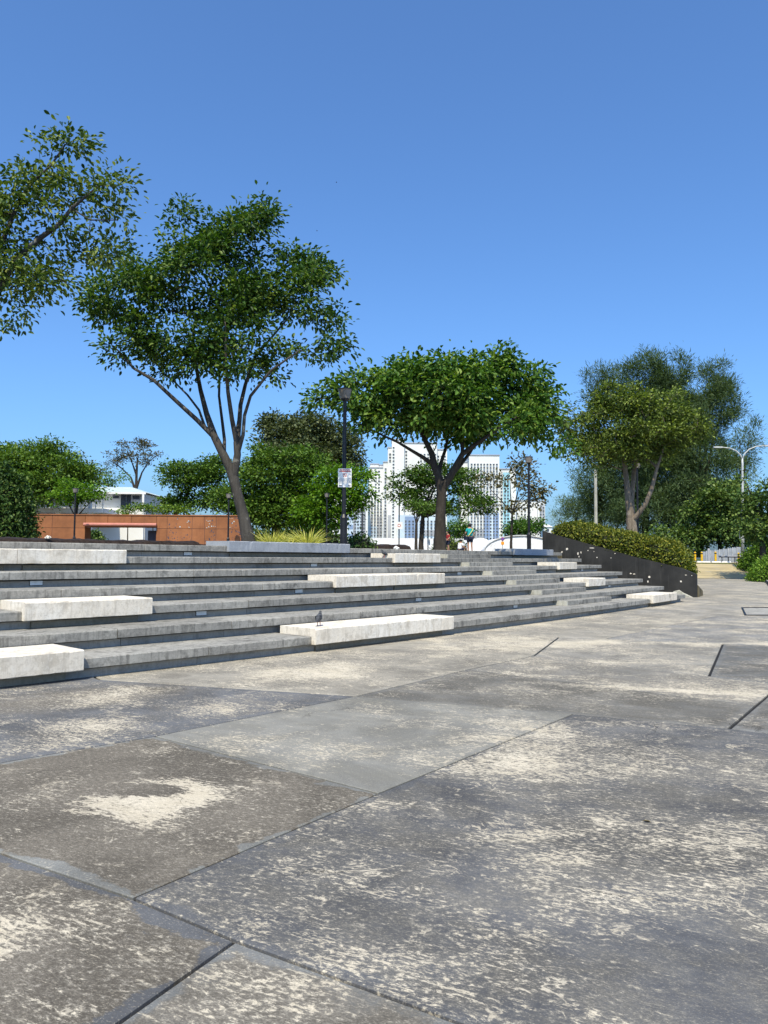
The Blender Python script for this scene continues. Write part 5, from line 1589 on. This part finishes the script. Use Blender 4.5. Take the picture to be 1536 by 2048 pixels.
# ------------------------------------------------------------------ people
def skin_body(name, joints, bones, mat, parent, sub=2):
    me = bpy.data.meshes.new(name)
    keys = list(joints)
    me.from_pydata([joints[k][0] for k in keys], [(keys.index(a), keys.index(b)) for a, b in bones], [])
    o = link(name, me, mat, parent, world_space=False)
    me.skin_vertices or None
    md = o.modifiers.new('skin', 'SKIN')
    if not me.skin_vertices:
        bm = bmesh.new(); bm.from_mesh(me); bm.verts.layers.skin.verify(); bm.to_mesh(me); bm.free()
    for i, k in enumerate(keys):
        r = joints[k][1]
        me.skin_vertices[0].data[i].radius = r if isinstance(r, tuple) else (r, r)
        me.skin_vertices[0].data[i].use_root = (i == 0)
    md.use_smooth_shade = True
    s = o.modifiers.new('sub', 'SUBSURF')
    s.levels = s.render_levels = sub
    return o
def ball(name, c, r, mat, parent, sc=(1, 1, 1)):
    mb = MB()
    mb.lathe([(max(0.01, math.sin(math.pi * i / 10)) * r, -math.cos(math.pi * i / 10) * r) for i in range(11)], (0, 0, 0), 14)
    mb.v = [(c[0] + x * sc[0], c[1] + y * sc[1], c[2] + z * sc[2]) for x, y, z in mb.v]
    me = mb.mesh(name, True)
    return link(name, me, mat, parent, world_space=False)
def person(label, px, Y, z0, H, shirt, shorts, pose, rotz):
    b = at_y(px, 1095, Y)
    t = thing('person', label, 'person', (b.x, b.y, z0), None, rotz)
    k = H / 1.65
    S = lambda x, y, z: (x * k, y * k, z * k)
    if pose == 'stand':
        hip, chest, neck, head = S(0, 0, 0.86), S(0, 0.0, 1.18), S(0, 0.02, 1.40), S(0, 0.04, 1.52)
        kneeL, kneeR, ankL, ankR = S(-0.11, 0.02, 0.47), S(0.10, -0.01, 0.47), S(-0.12, -0.03, 0.07), S(0.11, -0.05, 0.07)
        toeL, toeR = S(-0.13, 0.12, 0.03), S(0.13, 0.10, 0.03)
        elL, elR, wrL, wrR = S(-0.27, 0.04, 1.10), S(0.25, -0.04, 1.07), S(-0.24, 0.22, 0.98), S(0.26, 0.06, 0.84)
    else:
        hip, chest, neck, head = S(0, 0, 0.14), S(-0.02, 0.06, 0.44), S(-0.03, 0.12, 0.66), S(-0.05, 0.17, 0.78)
        kneeL, kneeR, ankL, ankR = S(-0.20, 0.34, 0.38), S(0.22, 0.36, 0.34), S(-0.12, 0.58, 0.06), S(0.16, 0.60, 0.06)
        toeL, toeR = S(-0.12, 0.72, 0.03), S(0.16, 0.74, 0.03)
        elL, elR, wrL, wrR = S(-0.25, 0.20, 0.40), S(0.26, 0.22, 0.38), S(-0.16, 0.42, 0.36), S(0.22, 0.44, 0.30)
    shL, shR = tuple(Vector(neck) + Vector(S(-0.16, -0.01, -0.06))), tuple(Vector(neck) + Vector(S(0.16, -0.01, -0.06)))
    hL, hR = tuple(Vector(hip) + Vector(S(-0.09, 0.01, -0.04))), tuple(Vector(hip) + Vector(S(0.09, 0.01, -0.04)))
    hdL, hdR = tuple(Vector(wrL) + (Vector(wrL) - Vector(elL)) * 0.45), tuple(Vector(wrR) + (Vector(wrR) - Vector(elR)) * 0.45)
    r = lambda a: a * k
    J = {'hip': (hip, (r(0.14), r(0.10))), 'chest': (chest, (r(0.15), r(0.10))), 'neck': (neck, r(0.055)), 'head0': (tuple(Vector(head) - Vector(S(0, 0, 0.02))), r(0.06)),
         'shL': (shL, r(0.06)), 'shR': (shR, r(0.06)), 'elL': (elL, r(0.042)), 'elR': (elR, r(0.042)), 'wrL': (wrL, r(0.03)), 'wrR': (wrR, r(0.03)), 'hdL': (hdL, r(0.035)), 'hdR': (hdR, r(0.035)),
         'hL': (hL, r(0.09)), 'hR': (hR, r(0.09)), 'kL': (kneeL, r(0.06)), 'kR': (kneeR, r(0.06)), 'aL': (ankL, r(0.04)), 'aR': (ankR, r(0.04)), 'tL': (toeL, r(0.035)), 'tR': (toeR, r(0.035))}
    B_ = [('hip', 'chest'), ('chest', 'neck'), ('neck', 'head0'), ('neck', 'shL'), ('neck', 'shR'), ('shL', 'elL'), ('elL', 'wrL'), ('wrL', 'hdL'), ('shR', 'elR'), ('elR', 'wrR'), ('wrR', 'hdR'), ('hip', 'hL'), ('hL', 'kL'), ('kL', 'aL'), ('aL', 'tL'), ('hip', 'hR'), ('hR', 'kR'), ('kR', 'aR'), ('aR', 'tR')]
    skin_body('body', J, B_, M['skin'], t)
    hc = Vector(head) + Vector(S(0, 0.01, 0.03))
    ball('head', hc, 0.105 * k, M['skin'], t, (0.82, 0.95, 1.12))
    ball('hair', hc + Vector(S(0, -0.022, 0.03)), 0.112 * k, M['hair'], t, (0.9, 0.98, 1.02))
    ball('nose', hc + Vector(S(0, 0.10, -0.01)), 0.016 * k, M['skin'], t)
    mid = lambda a, b_, f: tuple(Vector(a).lerp(Vector(b_), f))
    JS = {'c': (chest, (r(0.185), r(0.135))), 'w': (mid(chest, hip, 0.85), (r(0.18), r(0.14))), 'n': (mid(chest, neck, 0.82), (r(0.12), r(0.085))), 'sL': (shL, r(0.085)), 'sR': (shR, r(0.085)), 'eL': (mid(shL, elL, 0.72), r(0.07)), 'eR': (mid(shR, elR, 0.72), r(0.07))}
    skin_body('shirt', JS, [('c', 'w'), ('c', 'n'), ('n', 'sL'), ('n', 'sR'), ('sL', 'eL'), ('sR', 'eR')], shirt, t)
    JP = {'h': (hip, (r(0.165), r(0.13))), 'L': (hL, r(0.115)), 'R': (hR, r(0.115)), 'kL': (mid(hL, kneeL, 0.8), r(0.10)), 'kR': (mid(hR, kneeR, 0.8), r(0.10))}
    skin_body('shorts', JP, [('h', 'L'), ('L', 'kL'), ('h', 'R'), ('R', 'kR')], shorts, t)
    return t, k
GZ = 1.90
tg2, k_ = person('woman in teal shirt and dark shorts standing with a yellow strap across her back', 940, 45.5, GZ, 1.66, M['teal'], M['navy'], 'stand', R(20))
sb = MB()
sb.tube([(0.17, -0.03, 1.40), (0.10, -0.155, 1.30), (-0.02, -0.175, 1.14), (-0.14, -0.155, 0.98), (-0.21, -0.05, 0.90)], 0.024, 6)
link('bag_strap', sb.mesh('bag_strap', True), M['strap'], tg2, world_space=False)
bgm = MB().box((-0.34, -0.12, 0.70), (-0.20, 0.14, 0.92))
link('shoulder_bag', bgm.mesh('shoulder_bag'), M['navy'], tg2, world_space=False)
person('child in red shirt standing beside the umbrella tree trunk', 896, 45.0, GZ - 0.02, 1.22, M['red_cloth'], M['navy'], 'stand', R(115))
person('child in white shirt sitting on the terrace left of the woman', 919, 45.0, GZ + 0.0, 1.30, M['white_cloth'], M['navy'], 'sit', R(-60))
structure(MB().box((-2, 42, 1.785), (16, 50, GZ - 0.01)).build('terrace_step', M['earth']))

# ------------------------------------------------------------------ birds and small things
def pigeon(label, loc, rotz, s=1.0, group='pigeons'):
    t = thing('pigeon', label, 'bird', loc, group, rotz)
    J = {'b': ((0, 0, 0.13 * s), (0.052 * s, 0.055 * s)), 'br': ((0.05 * s, 0, 0.16 * s), (0.045 * s, 0.05 * s)), 'n': ((0.075 * s, 0, 0.205 * s), 0.026 * s), 'h': ((0.085 * s, 0, 0.238 * s), 0.022 * s), 'bk': ((0.118 * s, 0, 0.232 * s), 0.006 * s), 'r': ((-0.07 * s, 0, 0.10 * s), (0.03 * s, 0.025 * s)), 'tl': ((-0.15 * s, 0, 0.075 * s), (0.022 * s, 0.008 * s))}
    skin_body('body', J, [('b', 'br'), ('br', 'n'), ('n', 'h'), ('h', 'bk'), ('b', 'r'), ('r', 'tl')], M['pigeon'], t)
    for sg_ in (-1, 1):
        w = MB().add([(0.05 * s, sg_ * 0.05 * s, 0.18 * s), (0.0, sg_ * 0.062 * s, 0.12 * s), (-0.10 * s, sg_ * 0.035 * s, 0.075 * s), (-0.13 * s, sg_ * 0.018 * s, 0.09 * s), (-0.04 * s, sg_ * 0.05 * s, 0.155 * s)], [(0, 1, 2, 3, 4)])
        link('wing', w.mesh('wing'), M['pigeon'], t, world_space=False)
        l = MB().tube([(0.01 * s, sg_ * 0.022 * s, 0.09 * s), (0.012 * s, sg_ * 0.024 * s, 0.006)], 0.006 * s, 5)
        for a in (-0.5, 0, 0.5):
            l.tube([(0.012 * s, sg_ * 0.024 * s, 0.006), (0.012 * s + 0.035 * s * math.cos(a), sg_ * 0.024 * s + 0.035 * s * math.sin(a), 0.004)], 0.004 * s, 4)
        link('leg', l.mesh('leg'), M['feet'], t, world_space=False)
    return t
p = on_z(637, 1252, DZ + 0.129)
pigeon('slate grey pigeon standing on the long pale bench block of the lowest tier', (p.x, p.y, DZ + 0.128), R(75), 1.05)
p = on_z(783, 1112, 6 * DZ + 0.128) if False else tier_pt(6, s_for(6, 783), 0.25).to_3d()
pigeon('dark pigeon perched on the second highest tier near the short pale block', (p.x, p.y, 6 * DZ), R(200), 0.95)
def flyer(label, px, py, Y, span):
    c = at_y(px, py, Y)
    t = thing('flying_bird', label, 'bird', tuple(c), 'birds in the sky')
    mb = MB().tube([(-0.2 * span, 0, 0), (0, 0, 0.02), (0.16 * span, 0, 0.03), (0.24 * span, 0, 0.03)], [0.01, 0.06 * span, 0.05 * span, 0.01], 8)
    link('body', mb.mesh('body', True), M['print'], t, world_space=False)
    for sg_ in (-1, 1):
        w = MB().add([(0.1 * span, 0, 0.03), (0.06 * span, sg_ * 0.28 * span, 0.14 * span), (-0.06 * span, sg_ * 0.5 * span, 0.06 * span), (-0.05 * span, sg_ * 0.26 * span, 0.10 * span), (-0.08 * span, 0, 0.02)], [(0, 1, 3, 4), (1, 2, 3)])
        link('wing', w.mesh('wing'), M['print'], t, world_space=False)
flyer('upper dark bird gliding high in the empty sky', 673, 365, 90, 0.42)
flyer('lower dark bird gliding right of the forked tree crown', 634, 462, 90, 0.42)
def crumple(name, label, c, r, mat, cat, seed):
    bm = bmesh.new()
    bmesh.ops.create_icosphere(bm, subdivisions=2, radius=r)
    for v in bm.verts:
        v.co *= 1 + 0.7 * mnoise.noise(v.co / r * 1.7 + Vector((seed, 0, 0)))
        v.co.z = max(v.co.z * 0.8, -r * 0.5)
    me = bpy.data.meshes.new(name)
    bm.to_mesh(me)
    bm.free()
    me.transform(Matrix.Translation((c[0], c[1], c[2] + r * 0.45)))
    return tag(link(name, me, mat), label, cat)
p = tier_pt(7, s_for(7, 818), 0.5)
crumple('plastic_bag', 'crumpled white plastic bag on the top tier above the short pale block', (p.x, p.y, 7 * DZ), 0.085, M['white'], 'litter', 2)
p = tier_pt(7, s_for(7, 142), 1.0)
crumple('stone', 'small white stone on the dark planting bed at the left', (p.x, p.y, 1.92), 0.05, M['white_slab'], 'stone', 5)
# dry leaf on the paving
p = on_z(1284, 1644)
lf = leaf_mesh('dry_leaf', np.array([[p.x, p.y, 0.006]]), np.array([[1.0, -0.4, 0.1]]), np.array([[0, 0.1, 1.0]]), np.array([0.055]), np.array([0.02]), np.array([0.5]))
tag(link('dry_leaf', lf, M['earth']), 'single dry leaf lying on the blue grey paving', 'leaf')
